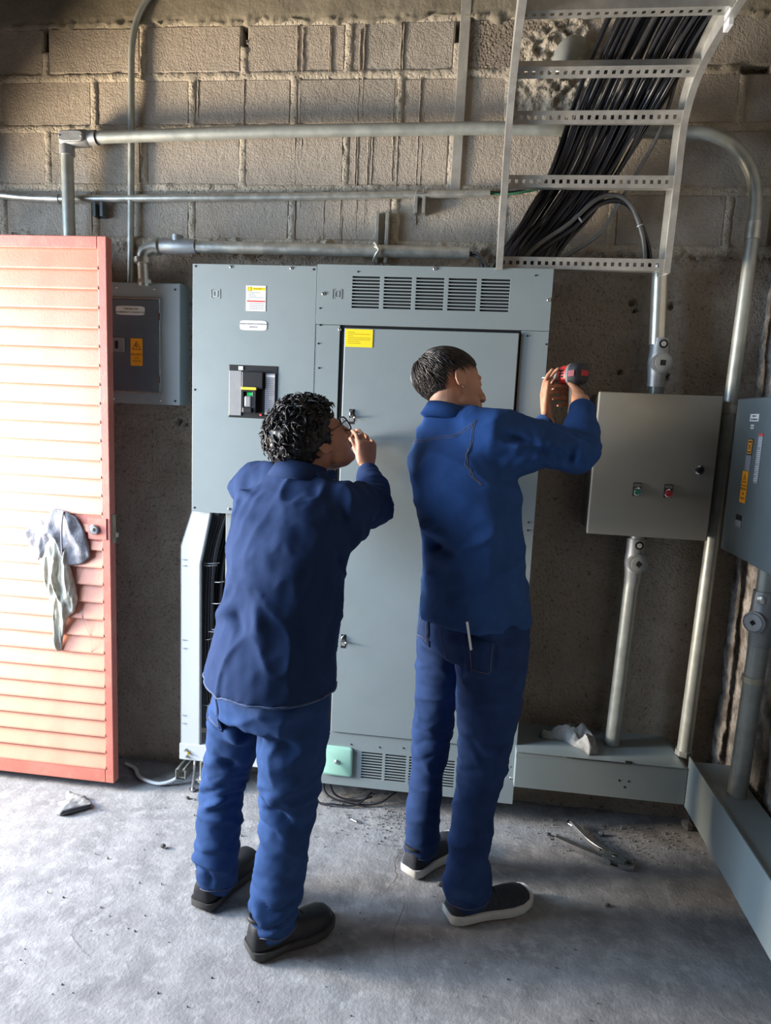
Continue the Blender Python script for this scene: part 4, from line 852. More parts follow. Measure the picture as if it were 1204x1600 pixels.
for (x, y, r), lb_ in zip(((-1.01,-.58,.011),(.002,-.60,.010),(.62,-.20,.012),(.565,-.60,.009),(-1.05,-.27,.009),(.985,-.085,.028)), ('small dark stone on the open floor left of the men', 'small dark stone beside the white-soled shoe', 'small dark lump of rubble above the pliers', 'small dark lump on the floor below the pliers', 'small dark stone in front of the white channel', 'lump of broken concrete in the corner under the wireways')):
    b = MB(); b.ell((x, y, r*.5), (r, r*.8, r*.7), n=5); vs = [(Vector(v)-Vector((x,y,r*.5)))*rr.uniform(.8,1.2)+Vector((x,y,r*.5)) for v in b.v]; b.v = [tuple(v) for v in vs]
    tag(b.build('stone', 'crack'), lb_, 'stone')

# ================================================================ PEOPLE
def V3(*a): return Vector(a)
def basis(f, u):      # forward, up -> matrix with columns right, forward, up
    f = Vector(f).normalized(); u = Vector(u); u = (u-f*u.dot(f)).normalized(); r = f.cross(u)
    return Matrix((r, f, u)).transposed()
def limb(b, pts, rad, n=18, ell=None, ref=None):
    """round-ended tapered tube"""
    P = [Vector(p) for p in pts]
    b.tube(P, rad, n, ell=ell, ref=ref); b.ell(P[0], (rad[0]*.98,)*3, n=8); b.ell(P[-1], (rad[-1]*.98,)*3, n=8)
def hand(b, wrist, f, p, right, curl=(.5,.55,.6,.7), thumb=(.6,.3), s=1, spread=.05):
    """palm with four fingers and a thumb; f: finger direction, p: the way the palm faces"""
    f = Vector(f).normalized(); p = Vector(p); p = (p-f*p.dot(f)).normalized(); t = f.cross(p)*(1 if right else -1)
    W = Vector(wrist); K = W+f*.090*s
    b.loft([(W-f*.02, .026*s, .019*s, t, p), (W+f*.012*s, .029*s, .017*s, t, p), (W+f*.045*s+t*.002, .038*s, .015*s, t, p), (K, .040*s, .012*s, t, p), (K+f*.010*s, .036*s, .009*s, t, p)], 20)
    b.ell(W+f*.035*s+t*.022*s+p*.006*s, (.017*s, .017*s, .026*s), basis(p, f), 8)
    L = ((.043,.027,.021), (.048,.030,.023), (.044,.028,.022), (.034,.021,.019))
    for i in range(4):
        o = (.030-.020*i)*s; base = K+t*o-f*(.004+.004*abs(i-1))*s; a = 0; d0 = (f+t*spread*(1.5-i)).normalized(); q = base-f*.02*s; pts = [q, base]; r = (.0092-.0006*i)*s; rr_ = [r, r]
        c = curl[i]
        for j, l in enumerate(L[i]):
            a += c*(.9, 1.15, .75)[j]; d = d0*math.cos(a)+p*math.sin(a); pts.append(pts[-1]+d*l*s); rr_.append(r*(.93, .86, .74)[j])
        b.tube(pts, rr_, 10)
        for k in range(1, 5): b.ell(pts[k], (rr_[k]*1.02,)*3, n=5)
    a0, a1 = thumb; d = (f*math.cos(a0)+t*math.sin(a0)+p*.25).normalized(); B = W+f*.022*s+t*.024*s+p*.004*s
    pts = [B]; dd = d; rr_ = [.0135*s]
    for j, l in enumerate((.042, .033, .026)):
        pts.append(pts[-1]+dd*l*s); rr_.append((.0108, .0098, .0080)[j]*s)
        dd = (dd+(f*.6-t*.2+p*.5)*a1).normalized()
    b.tube(pts, rr_, 10)
    for k in range(4): b.ell(pts[k], (rr_[k]*1.02,)*3, n=5)
def head_geo(b, c, R, neck_to, nr=.058):
    """skull, face, jaw, nose, lips, ears in head space (x right, y forward, z up), then the neck"""
    def P(x, y, z): return c+R @ Vector((x, y, z))
    def E(p, r, rot=None): b.ell(P(*p), r, R if rot is None else R @ rot, 12)
    E((0,-.018,.030), (.076,.096,.083)); E((0,.030,-.008), (.066,.066,.085)); E((0,.032,-.055), (.055,.056,.050)); E((0,.040,.040), (.064,.054,.060))
    E((0,.052,-.085), (.036,.036,.026)); E((0,.072,-.094), (.019,.018,.016))
    for s in (-1, 1):
        E((s*.030,.060,-.028), (.026,.030,.026)); E((s*.030,.076,.022), (.024,.016,.010)); E((s*.040,.020,-.062), (.014,.032,.026))
        E((s*.079,-.012,-.010), (.006,.018,.031), Matrix.Rotation(s*.35, 3, 'Z') @ Matrix.Rotation(-.2, 3, 'X'))
        E((s*.076,.000,-.030), (.007,.010,.012)); E((s*.074,.003,-.008), (.008,.008,.012)); E((s*.011,.098,-.036), (.008,.009,.007))
        E((s*.030,.081,.004), (.0135,.012,.0125))
        pts = []
        for k in range(13):
            a = math.radians(-70+k*20); pts.append(P(s*(.082+.004*math.cos(a)), -.015-.019*math.cos(a)*.9, -.010+.030*math.sin(a)))
        b.tube(pts, .0042, 6)
    E((0,.082,.020), (.018,.014,.020))
    b.tube([P(0,.088,.018), P(0,.100,.0), P(0,.108,-.018), P(0,.110,-.030)], [.0085,.0095,.012,.0125], 10); E((0,.110,-.032), (.012,.011,.010))
    E((0,.088,-.056), (.022,.012,.0055)); E((0,.087,-.066), (.020,.012,.0065))
    a = P(0,-.022,-.030); n = Vector(neck_to)
    b.ell(a, (nr*.93,)*3, n=10); b.tube([a, a.lerp(n, .5), n], [nr*.93, nr*.94, nr*1.08], 20); E((0,-.045,-.035), (.046,.034,.046))
def wrinkle(me, amp=.006, scale=7, seed=0, stretch=(1,1,1), creases=(), axis_bands=()):
    P = co(me); Nn = nrm(me); q = P*np.array(stretch)*scale+seed
    n = pnoise(q); n2 = pnoise(q*2.1+9); d = 1.15*amp*((1-2*np.abs(n))**3*.8-.2)+amp*.45*((1-2*np.abs(n2))-.4)+amp*.15*pnoise(q*5.3)
    for a, b_, rad, depth in creases:
        a = np.array(a); b_ = np.array(b_); ab = b_-a; t = np.clip(((P-a)@ab)/(ab@ab), 0, 1); dist = np.linalg.norm(P-(a+t[:, None]*ab), axis=1)
        d += 2.1*depth*np.exp(-(dist/rad)**2)*np.sin(np.pi*np.clip(t*.9+.05, 0, 1))
    for c, ax, L_, freq, am in axis_bands:   # rings of folds around a limb
        c = np.array(c); ax = np.array(ax)/np.linalg.norm(ax); s = (P-c)@ax; rd = np.linalg.norm(P-c-s[:, None]*ax, axis=1)
        m_ = np.exp(-(s/L_)**2)*np.exp(-(np.clip(rd-.10, 0, 1)/.04)**2); ph = pnoise(P*7+seed)*4.5
        d += am*m_*((np.abs(np.sin(s*freq+ph)))**.7-.5)
    setco(me, P+Nn*d[:, None])
def bvh_of(o):
    me = o.data; P = co(me)
    return BVHTree.FromPolygons([tuple(v) for v in P], [tuple(p.vertices) for p in me.polygons])
def stitch(bv, pts, m, parent, r=.0012, name='stitching', off=.0015, n=10):
    P = spline([Vector(p) for p in pts], n); out = []
    for p in P:
        l, nn, _, _ = bv.find_nearest(p)
        if l is not None: out.append(l+nn*off)
    return MB().tube(out, r, 5).build(name, m, parent, smooth=180)
def patch(bv, quad, m, parent, name, off=.003, n=10, stitchmat='thread', rows=((0,0,1,0),(0,0,0,1),(1,0,1,1))):
    a, b_, c, d = [Vector(q) for q in quad]; G = []
    for j in range(n):
        for i in range(n):
            u, v = i/(n-1), j/(n-1); p = (a*(1-u)+b_*u)*(1-v)+(d*(1-u)+c*u)*v; l, nn, _, _ = bv.find_nearest(p); G.append((l, nn))
    b = MB(); vs = [l+nn*off for l, nn in G]+[l-nn*.004 for l, nn in G]
    fs = [(j*n+i, j*n+i+1, (j+1)*n+i+1, (j+1)*n+i) for j in range(n-1) for i in range(n-1)]
    ring = [i for i in range(n)]+[j*n+n-1 for j in range(1, n)]+[(n-1)*n+i for i in range(n-2, -1, -1)]+[j*n for j in range(n-2, 0, -1)]
    fs += [(ring[k], ring[(k+1) % len(ring)], n*n+ring[(k+1) % len(ring)], n*n+ring[k]) for k in range(len(ring))]
    o = b.add(vs, fs).build(name, m, parent, smooth=180)
    if stitchmat:
        k = int(n*.1)
        path = [vs[j*n+k] for j in range(0, n)]+[vs[(n-1-k)*n+i] for i in range(k+1, n-k)]+[vs[j*n+n-1-k] for j in range(n-2, -1, -1)]
        nn = [G[j*n+k][1] for j in range(0, n)]+[G[(n-1-k)*n+i][1] for i in range(k+1, n-k)]+[G[j*n+n-1-k][1] for j in range(n-2, -1, -1)]
        MB().tube([p+q*.0008 for p, q in zip(path, nn)], .001, 5).build('stitching', stitchmat, o, smooth=180)
    return o
def shoe(name, heel, toe, parent, upper, sole, hh=.095, label=None, wd=.046, sole_h=.026):
    H = Vector((heel[0], heel[1], 0)); T = Vector((toe[0], toe[1], 0)); f = (T-H).normalized(); L_ = (T-H).length; r = V3(f.y, -f.x, 0); up = V3(0,0,1)
    prof = [(0,.55,.55),(.03,.74,.84),(.10,.86,.98),(.22,.84,1.0),(.34,.80,.96),(.46,.86,.80),(.58,.98,.66),(.72,1.08,.64),(.85,1.03,.62),(.94,.86,.54),(.985,.60,.42),(1.0,.3,.2)]
    b = MB(); vs = []; n = 20
    for t, w_, h_ in prof:
        c = H+f*(t*L_)+r*(.006*math.sin(t*3)); hw = wd*w_; top = max(hh*h_, sole_h+.006)
        for k in range(n):
            a = math.pi*k/(n-1); e = 2.6; cs = math.cos(a); sn = math.sin(a)
            vs.append(c+r*(hw*math.copysign(abs(cs)**(2/e), cs))*(1 if sn < .5 else 1)+up*(sole_h*.6+(top-sole_h*.6)*abs(sn)**(2/e)))
    m_ = len(prof); fs = [(i*n+k, i*n+k+1, (i+1)*n+k+1, (i+1)*n+k) for i in range(m_-1) for k in range(n-1)]+[((i+1)*n, (i+1)*n+n-1, i*n+n-1, i*n) for i in range(m_-1)]
    fs += [tuple(range(n))[::-1], tuple(range((m_-1)*n, m_*n))]
    sh = b.add(vs, fs).build(name, upper, parent, smooth=180)
    b = MB(); oc = []
    for t, w_, _ in prof: oc.append((t, wd*w_*1.10+.002))
    left = [H+f*((t*1.03-.012)*L_)+r*(.006*math.sin(t*3)+q) for t, q in oc]; rt_ = [H+f*((t*1.03-.012)*L_)+r*(.006*math.sin(t*3)-q) for t, q in oc]; ring = left+rt_[::-1]; K = len(ring)
    cen = sum(ring, Vector())/K
    def lift(p, z):      # a little toe spring and heel thickness
        t = (p-H).dot(f)/L_; return V3(p.x, p.y, z+.010*max(0, (t-.8)/.2)**2)
    lo = [lift(cen.lerp(p, .95), .0015) for p in ring]; mid = [lift(p, .010) for p in ring]; hi = [lift(p, sole_h+.006*max(0, 1-((p-H).dot(f)/L_)*4)) for p in ring]; hi2 = [lift(cen.lerp(p, .9), sole_h+.002) for p in ring]
    b.add(lo+mid+hi+hi2, [(j*K+k, j*K+(k+1) % K, (j+1)*K+(k+1) % K, (j+1)*K+k) for j in range(3) for k in range(K)]+[tuple(range(K))[::-1], tuple(range(3*K, 4*K))])
    so = b.build('sole', sole, sh, smooth=50)
    # collar, lace rows
    c = H+f*(.17*L_)+up*(hh*.98); MB().tube([c+r*(.033*math.cos(a))+f*(.045*math.sin(a))-up*.006*math.sin(a) for a in [2*math.pi*k/20 for k in range(21)]], .007, 8).build('shoe_collar', upper, sh, smooth=180)
    for q in range(4):
        c = H+f*((.40+.075*q)*L_)+up*(hh*(.90-.085*q)); MB().tube([c-r*.022-up*.006, c+up*.001, c+r*.022-up*.006], .0028, 6).build('lace', upper if upper == 'leather' else 'knit', sh, smooth=180)
    return sh
def scalp_dirs(n, seed):
    r = random.Random(seed)
    for i in range(n):
        z = 1-2*(i+.5)/n; ph = i*2.399963; q = math.sqrt(1-z*z)
        yield Vector((q*math.cos(ph), q*math.sin(ph), z)), r
def sk(d, off=0):    # point on the skull ellipsoid (head space)
    return Vector((d.x*(.078+off), -.018+d.y*(.098+off), .030+d.z*(.085+off)))

# ---------------------------------------------------------------- first man (left): navy shirt, blue trousers, curly black hair, glasses
p1 = thing('person', 'left man with curly black hair, glasses, navy shirt and black boots, working the cabinet latch', 'person')
hc = Vector((-.458, -.70, 1.503)); HR = basis((.60,.50,.50), (-.42,-.06,.85))
nb = V3(-.505,-.745,1.40)
b = MB(); head_geo(b, hc, HR, nb, .060)
F1 = V3(.507,.862,0); R1 = V3(.862,-.507,0)
def tor(b, secs, F_, R_, n=32, grow=0, e=2.3):
    b.loft([(Vector(c), a+grow, d+grow, R_, F_, e) for c, a, d in secs], n)
T1 = [((-.525,-.895,.80),.150,.10),((-.52,-.885,.95),.145,.095),((-.51,-.85,1.1),.145,.09),((-.505,-.80,1.25),.155,.095),((-.508,-.76,1.35),.150,.08),((-.506,-.745,1.405),.07,.06)]
tor(b, T1, F1, R1)
SL, EL, WL = V3(-.675,-.645,1.355), V3(-.60,-.43,1.22), V3(-.490,-.335,1.395)
SR, ER, WR = V3(-.355,-.82,1.325), V3(-.298,-.585,1.305), V3(-.335,-.405,1.40)
for S_, E_, W_ in ((SL, EL, WL), (SR, ER, WR)):
    limb(b, [S_, S_.lerp(E_, .5), E_], [.046,.042,.036]); limb(b, [E_, E_.lerp(W_, .4), W_], [.036,.035,.024])
hand(b, WR+V3(-.005,.01,.012), (-.10,.30,.94), (-.55,.82,0), True, (.40,.42,.48,.55), (.30,.10), .98)
hand(b, WL+V3(.004,.006,.01), (.30,.22,.93), (.45,.8,-.1), False, (.22,.55,.8,.95), (.75,.25), .98)
for hp, kn, an in ((V3(-.61,-.825,.85), V3(-.70,-.775,.43), V3(-.728,-.79,.09)), (V3(-.44,-.915,.85), V3(-.46,-.895,.43), V3(-.48,-.948,.09))):
    limb(b, [hp, hp.lerp(kn, .5), kn], [.075,.062,.045]); limb(b, [kn, kn.lerp(an, .35), an], [.045,.045,.033])
me = remeshed(b, 'body', .0042, 3); put('body', me, 'skin1', p1)
for s in (-1, 1):
    e = MB().ell(hc+HR @ Vector((s*.030,.0835,.004)), (.0092,)*3, n=8).build('eye', 'eye', p1, smooth=180); MB().ell(hc+HR @ Vector((s*.030,.0885,.004)), (.0050,.0050,.0050), n=6).build('iris', 'iris', e, smooth=180)
# shirt
b = MB()
S1 = [((-.527,-.905,.815),.206,.180),((-.525,-.90,.84),.204,.178),((-.520,-.885,.92),.196,.172),((-.512,-.865,1.0),.184,.162),((-.508,-.84,1.1),.186,.162),((-.506,-.81,1.2),.196,.165),((-.508,-.782,1.28),.205,.155),((-.510,-.765,1.34),.198,.125),((-.508,-.75,1.39),.135,.085),((-.506,-.745,1.42),.078,.072)]
tor(b, S1, F1, R1, 40, 0, 2.0)
limb(b, [V3(-.53,-.74,1.385), SL+V3(.02,-.015,.005)], [.055,.072]); limb(b, [V3(-.48,-.765,1.37), SR+V3(-.03,.01,.0)], [.06,.075]); limb(b, [SL+R1*.03, SL, SL.lerp(EL, .35), SL.lerp(EL, .75), EL], [.080,.078,.070,.064,.062]); limb(b, [EL, EL.lerp(WL, .5), EL.lerp(WL, .90)], [.060,.054,.042])
limb(b, [SR-R1*.05, SR, SR.lerp(ER, .35), SR.lerp(ER, .75), ER+V3(.012,0,.0)], [.080,.080,.077,.070,.066]); limb(b, [ER+V3(.012,0,0), ER.lerp(WR, .45)+V3(.012,0,0), ER.lerp(WR, .86)], [.064,.055,.044])
limb(b, [SR-R1*.03+V3(0,-.0,-.05), SR+V3(.01,.02,-.07), SR.lerp(ER, .6)+V3(0,-.02,-.05)], [.085,.070,.045])
me = remeshed(b, 'shirt', .0075, 10)
wrinkle(me, .0085, 4.6, 3, (1.5,1.5,.9), creases=[
   ((-.66,-.78,1.05),(-.52,-1.0,1.10),.020,-.012),((-.68,-.80,1.00),(-.58,-.98,.98),.018,-.012),((-.70,-.82,.95),(-.62,-1.0,1.06),.02,.010),
   ((-.62,-.98,1.04),(-.52,-1.01,.94),.02,-.012),((-.54,-1.01,1.08),(-.50,-1.02,.92),.018,.010),((-.70,-.80,1.12),(-.60,-.96,1.14),.014,-.008),
   ((-.68,-.74,1.36),(-.60,-.80,1.40),.012,-.008),((-.70,-.72,1.33),(-.62,-.84,1.36),.012,.008),((-.66,-.85,1.29),(-.44,-.96,1.22),.03,.006),
   ((-.34,-.93,1.22),(-.30,-.80,1.12),.02,-.012),((-.33,-.90,1.05),(-.36,-.98,.9),.02,-.008),((-.31,-.86,1.12),(-.33,-.92,.98),.02,.008),
   ((-.25,-.62,1.30),(-.29,-.50,1.33),.010,-.010),((-.23,-.58,1.30),(-.27,-.47,1.345),.010,.010),((-.24,-.55,1.26),(-.30,-.44,1.37),.010,-.008),((-.57,-1.02,.92),(-.45,-1.04,.84),.02,.008)],
   axis_bands=[(ER, ER-WR, .09, 95, .007), (SR.lerp(ER, .7), ER-SR, .08, 80, .005), (SL, EL-SL, .06, 90, .004)])
sh1 = put('shirt', me, 'navy', p1)
bv = bvh_of(sh1)
ring = [(-.527+R1.x*.21*math.cos(a)+F1.x*.18*math.sin(a), -.905+R1.y*.21*math.cos(a)+F1.y*.18*math.sin(a), .812+.010*math.sin(a*2+1)) for a in [2*math.pi*k/24 for k in range(25)]]
stitch(bv, ring, 'hemedge', sh1, .0038, 'hem', .001, 4)
# collar
cc = V3(-.506,-.748,1.398)
def collar(c, F_, R_, a0, d0, h, lean, m, parent, flare=.014):
    b = MB(); secs = []; n = 30
    for i in range(n+1):
        a = math.radians(115)+math.radians(310)*i/n
        def q(rs, z): return c+R_*(a0*rs*math.cos(a))+F_*(d0*rs*math.sin(a))+V3(*lean)*z+V3(0,0,z)+V3(0,0,.018*(-math.sin(a)))
        secs += [q(1.0,-.02), q(.97,h), q(1.02,h+.006), q(1.0+flare/a0,h*.35), q(1.12+flare/a0,-.006), q(1.05,-.02)]
    k = 6; b.add(secs, [(i*k+j, i*k+(j+1) % k, (i+1)*k+(j+1) % k, (i+1)*k+j) for i in range(n) for j in range(k)]+[tuple(range(k))[::-1], tuple(range(n*k, n*k+k))])
    return b.build('collar', m, parent, smooth=180)
collar(V3(-.495,-.75,1.402), F1, R1, .074, .070, .034, (.15,.2,0), 'navy', sh1)
MB().prism([(-.432,-.815,1.418),(-.418,-.775,1.425),(-.372,-.775,1.378),(-.40,-.81,1.392)], (.004,-.003,.006)).build('collar_point', 'navy', sh1, bevel=.0015)
def cuff(W_, E_, r, m, parent, t=.93):
    d = (W_-E_).normalized(); c = E_.lerp(W_, t)
    return MB().lathe(c-d*.028, d, [(0,r*.9),(0,r),(.010,r*1.03),(.030,r*.98),(.052,r*.96),(.053,r*.82),(.03,r*.80)], 28).build('cuff', m, parent, smooth=60)
cuff(WR, ER, .040, 'navy', sh1, .88); cuff(WL, EL, .038, 'navy', sh1, .90)
# trousers
b = MB(); LH, RH = V3(-.600,-.85,.78), V3(-.452,-.930,.78)
tor(b, [((-.527,-.90,.93),.145,.10),((-.527,-.90,.86),.165,.120),((-.527,-.90,.78),.182,.136),((-.53,-.895,.70),.176,.125)], F1, R1, 36)
limb(b, [LH, V3(-.645,-.83,.65), V3(-.678,-.81,.52), V3(-.705,-.79,.42), V3(-.712,-.80,.30), V3(-.722,-.805,.18), V3(-.722,-.80,.09)], [.100,.096,.080,.071,.070,.072,.066], 24)
limb(b, [RH, V3(-.450,-.93,.65), V3(-.458,-.915,.52), V3(-.462,-.905,.42), V3(-.470,-.925,.30), V3(-.480,-.945,.18), V3(-.488,-.952,.09)], [.104,.104,.093,.084,.075,.074,.072], 24)
me = remeshed(b, 'trousers', .0075, 8)
wrinkle(me, .008, 5.4, 11, (1,1,1.5), creases=[
   ((-.60,-.99,.72),(-.53,-.98,.64),.02,-.014),((-.50,-1.03,.71),(-.40,-1.03,.66),.02,-.010),((-.53,-1.02,.78),(-.535,-.99,.66),.016,-.014),
   ((-.66,-.92,.68),(-.57,-.93,.60),.02,.012),((-.70,-.88,.58),(-.62,-.89,.50),.018,-.010),((-.52,-1.0,.62),(-.40,-1.0,.55),.02,.010),((-.53,-.99,.48),(-.42,-.99,.42),.018,-.010),((-.40,-.98,.62),(-.52,-1.0,.45),.02,.008),
   ((-.76,-.84,.46),(-.66,-.86,.44),.012,-.010),((-.75,-.86,.36),(-.67,-.86,.40),.012,.010)],
   axis_bands=[((-.722,-.805,.14),(0,0,1),.075,46,.012), ((-.486,-.95,.13),(0,0,1),.075,44,.013), ((-.705,-.79,.42),(0,0,1),.07,70,.006), ((-.462,-.905,.42),(0,0,1),.07,60,.006)])
tr1 = put('trousers', me, 'jeansblue', p1); bv = bvh_of(tr1)
patch(bv, [(-.735,-.86,.79),(-.69,-.97,.78),(-.68,-.97,.655),(-.735,-.87,.665)], 'jeansblue', tr1, 'side_pocket', .0022)
for c, w_ in (((-.722,-.80),.070), ((-.488,-.952),.076)):
    stitch(bv, [(c[0]+w_*math.cos(a), c[1]+w_*math.sin(a), .072) for a in [2*math.pi*k/12 for k in range(13)]], 'thread', tr1, .0011, off=.001, n=5)
shoe('boot', (-.757,-.856), (-.672,-.590), p1, 'leather', 'bootsole', .115, wd=.047)
shoe('boot', (-.545,-1.002), (-.338,-.828), p1, 'leather', 'bootsole', .115, wd=.048)
# hair
def hmask1(d):   # hairline of the first man
    x, y, z = d.x, d.y, d.z
    front = y > .55 and z < .40+.2*(y-.55)
    side = y > .05 and z < .12 and not (y < .30 and z > -.45)
    low = z < -.62 or (z < -.35 and y > -.25 and not (.05 < y < .30))
    ear = abs(x) > .8 and -.35 < y < .12 and z < -.38
    return not (front or side or low or ear)
b = MB()
for d, r in scalp_dirs(420, 2):
    if hmask1(d): b.ell(hc+HR @ sk(d, .003+.016*max(0, d.z+.2)), (.017+.006*r.random(),)*3, n=5)
me = remeshed(b, 'hair', .004, 3); h1 = put('hair', me, 'hair1', p1)
b = MB()
for d, r in scalp_dirs(1900, 3):
    if not hmask1(d): continue
    top = max(0, d.z+.35)
    L_ = (.018+.034*top)*r.uniform(.75, 1.25); base = sk(d, .008+.017*max(0, d.z+.2)); nrm_ = d.normalized(); tan = Vector((r.gauss(0,1), r.gauss(0,1)+.3, r.gauss(0,1)-.3)); tan = (tan-nrm_*tan.dot(nrm_)).normalized(); bi = nrm_.cross(tan)
    cr = r.uniform(.006,.010)*(1 if d.z > -.2 else .5); pts = []; ph = r.uniform(0, 6.28); tw = r.uniform(3.2, 6)
    for k in range(7):
        t = k/6; lift = L_*(.62*t-.42*t*t); pts.append(hc+HR @ (base+nrm_*lift+tan*(L_*.75*t)+(nrm_*.7*math.cos(ph+tw*t)+bi*math.sin(ph+tw*t))*cr*min(1, t*2)))
    b.tube(pts, [.0026,.0032,.0034,.0032,.0029,.0024,.0012], 4, cap=False)
b.build('hair_curls', 'hair1', h1, smooth=180)
# glasses
gl = MB()
def gp_(x, y, z): return hc+HR @ Vector((x, y, z))
for s in (-1, 1):
    pts = [gp_(s*(.033+.028*math.copysign(abs(math.cos(a))**.7, math.cos(a))), .106-.10*abs(s*(.032+.026*math.cos(a))-.0)**1.3*1.2, .002+.023*math.copysign(abs(math.sin(a))**.7, math.sin(a))) for a in [2*math.pi*k/24 for k in range(25)]]
    gl.tube(pts, .0023, 8)
    gl.tube(spline([gp_(s*.061,.099,.010), gp_(s*.072,.092,.012), gp_(s*.0825,.06,.011), gp_(s*.083,.0,.008), gp_(s*.082,-.018,.0), gp_(s*.079,-.030,-.018)], 5), .0018, 6)
gl.tube([gp_(-.007,.107,.008), gp_(0,.111,.010), gp_(.007,.107,.008)], .0018, 6)
g = gl.build('glasses', 'black', p1, smooth=180); g['label'] = 'black-framed glasses'
for s in (-1, 1):
    MB().lathe(gp_(s*.033,.1025,.002), HR @ Vector((s*.15,1,0)), [(0,.022),(.001,.022)], 20).build('lens', 'lens', g)

# ---------------------------------------------------------------- second man (right): denim shirt, dark jeans, short straight hair, drill
p2 = thing('person', 'taller right man in denim shirt and white-soled shoes, holding a drill to the cabinet edge', 'person')
F2 = V3(.70,.714,0); R2 = V3(.714,-.70,0)
hc2 = V3(-.058,-.520,1.697); HR2 = basis((.87,.48,-.05), (-.20,.40,.87)); nb2 = V3(-.062,-.55,1.585)
b = MB(); head_geo(b, hc2, HR2, nb2, .060)
tor(b, [((.055,-.60,1.0),.145,.10),((.045,-.60,1.12),.14,.095),((.03,-.59,1.25),.145,.095),((.0,-.575,1.40),.16,.10),((-.03,-.56,1.50),.16,.09),((-.05,-.552,1.56),.09,.07),((-.06,-.548,1.60),.06,.058)], F2, R2)
SL2, EL2, WL2 = V3(-.128,-.430,1.495), V3(.075,-.375,1.40), V3(.272,-.330,1.600)
SR2, ER2, WR2 = V3(.075,-.675,1.560), V3(.345,-.600,1.512), V3(.370,-.428,1.658)
for S_, E_, W_ in ((SL2, EL2, WL2), (SR2, ER2, WR2)):
    limb(b, [S_, S_.lerp(E_, .5), E_], [.048,.044,.038]); limb(b, [E_, E_.lerp(W_, .4), W_], [.038,.037,.026])
hand(b, V3(.372,-.412,1.672), (-.26,.92,.20), (-.92,-.26,0), True, (.85,.9,.95,1.0), (.42,.0), 1.0)
hand(b, WL2+V3(.0,.004,.01), (-.10,.20,.97), (.78,-.45,.1), False, (.30,.36,.42,.5), (.22,.06), 1.0)
for hp, kn, an in ((V3(-.02,-.51,.96), V3(-.058,-.475,.49), V3(-.065,-.52,.09)), (V3(.12,-.665,.96), V3(.112,-.63,.49), V3(.095,-.712,.09))):
    limb(b, [hp, hp.lerp(kn, .5), kn], [.078,.064,.046]); limb(b, [kn, kn.lerp(an, .35), an], [.046,.045,.034])
me = remeshed(b, 'body', .0042, 3); put('body', me, 'skin2', p2)
for s in (-1, 1):
    e = MB().ell(hc2+HR2 @ Vector((s*.030,.0835,.004)), (.0092,)*3, n=8).build('eye', 'eye', p2, smooth=180); MB().ell(hc2+HR2 @ Vector((s*.030,.0885,.004)), (.0050,.0050,.0050), n=6).build('iris', 'iris', e, smooth=180)
    MB().tube([hc2+HR2 @ Vector((s*.016,.092,.022)), hc2+HR2 @ Vector((s*.032,.092,.027)), hc2+HR2 @ Vector((s*.046,.082,.022))], [.0022,.003,.0015], 6).build('eyebrow', 'hair2', p2, smooth=180)
b = MB()
S2 = [((.060,-.605,.965),.192,.176),((.058,-.602,1.0),.188,.172),((.050,-.60,1.10),.175,.158),((.038,-.595,1.2),.174,.154),((.020,-.587,1.3),.182,.156),((.0,-.578,1.4),.190,.158),((-.020,-.568,1.47),.186,.145),((-.034,-.56,1.53),.160,.110),((-.052,-.552,1.585),.110,.084),((-.06,-.548,1.625),.076,.070)]
tor(b, S2, F2, R2, 40, 0, 2.0)
limb(b, [V3(-.08,-.53,1.585), SL2+V3(.02,-.015,.0)], [.055,.066]); limb(b, [V3(-.04,-.565,1.59), SR2+V3(-.02,.015,.0)], [.055,.074]); limb(b, [SL2+R2*.03, SL2, SL2.lerp(EL2, .5), EL2], [.070,.068,.064,.060]); limb(b, [EL2, EL2.lerp(WL2, .5), EL2.lerp(WL2, .93)], [.060,.056,.040])
limb(b, [SR2-R2*.05, SR2, SR2.lerp(ER2, .4), SR2.lerp(ER2, .8), ER2], [.080,.080,.074,.068,.064]); limb(b, [ER2, ER2.lerp(WR2, .45)+V3(0,-.004,-.006), ER2.lerp(WR2, .82)], [.064,.062,.047])
limb(b, [SR2-R2*.05+V3(0,0,-.06), SR2+V3(.03,.03,-.09), SR2.lerp(ER2, .5)+V3(0,0,-.03)], [.085,.065,.055])
limb(b, [V3(.02,-.50,1.42), V3(.12,-.46,1.36), V3(.10,-.42,1.30)], [.08,.07,.05])
me = remeshed(b, 'shirt', .0075, 9)
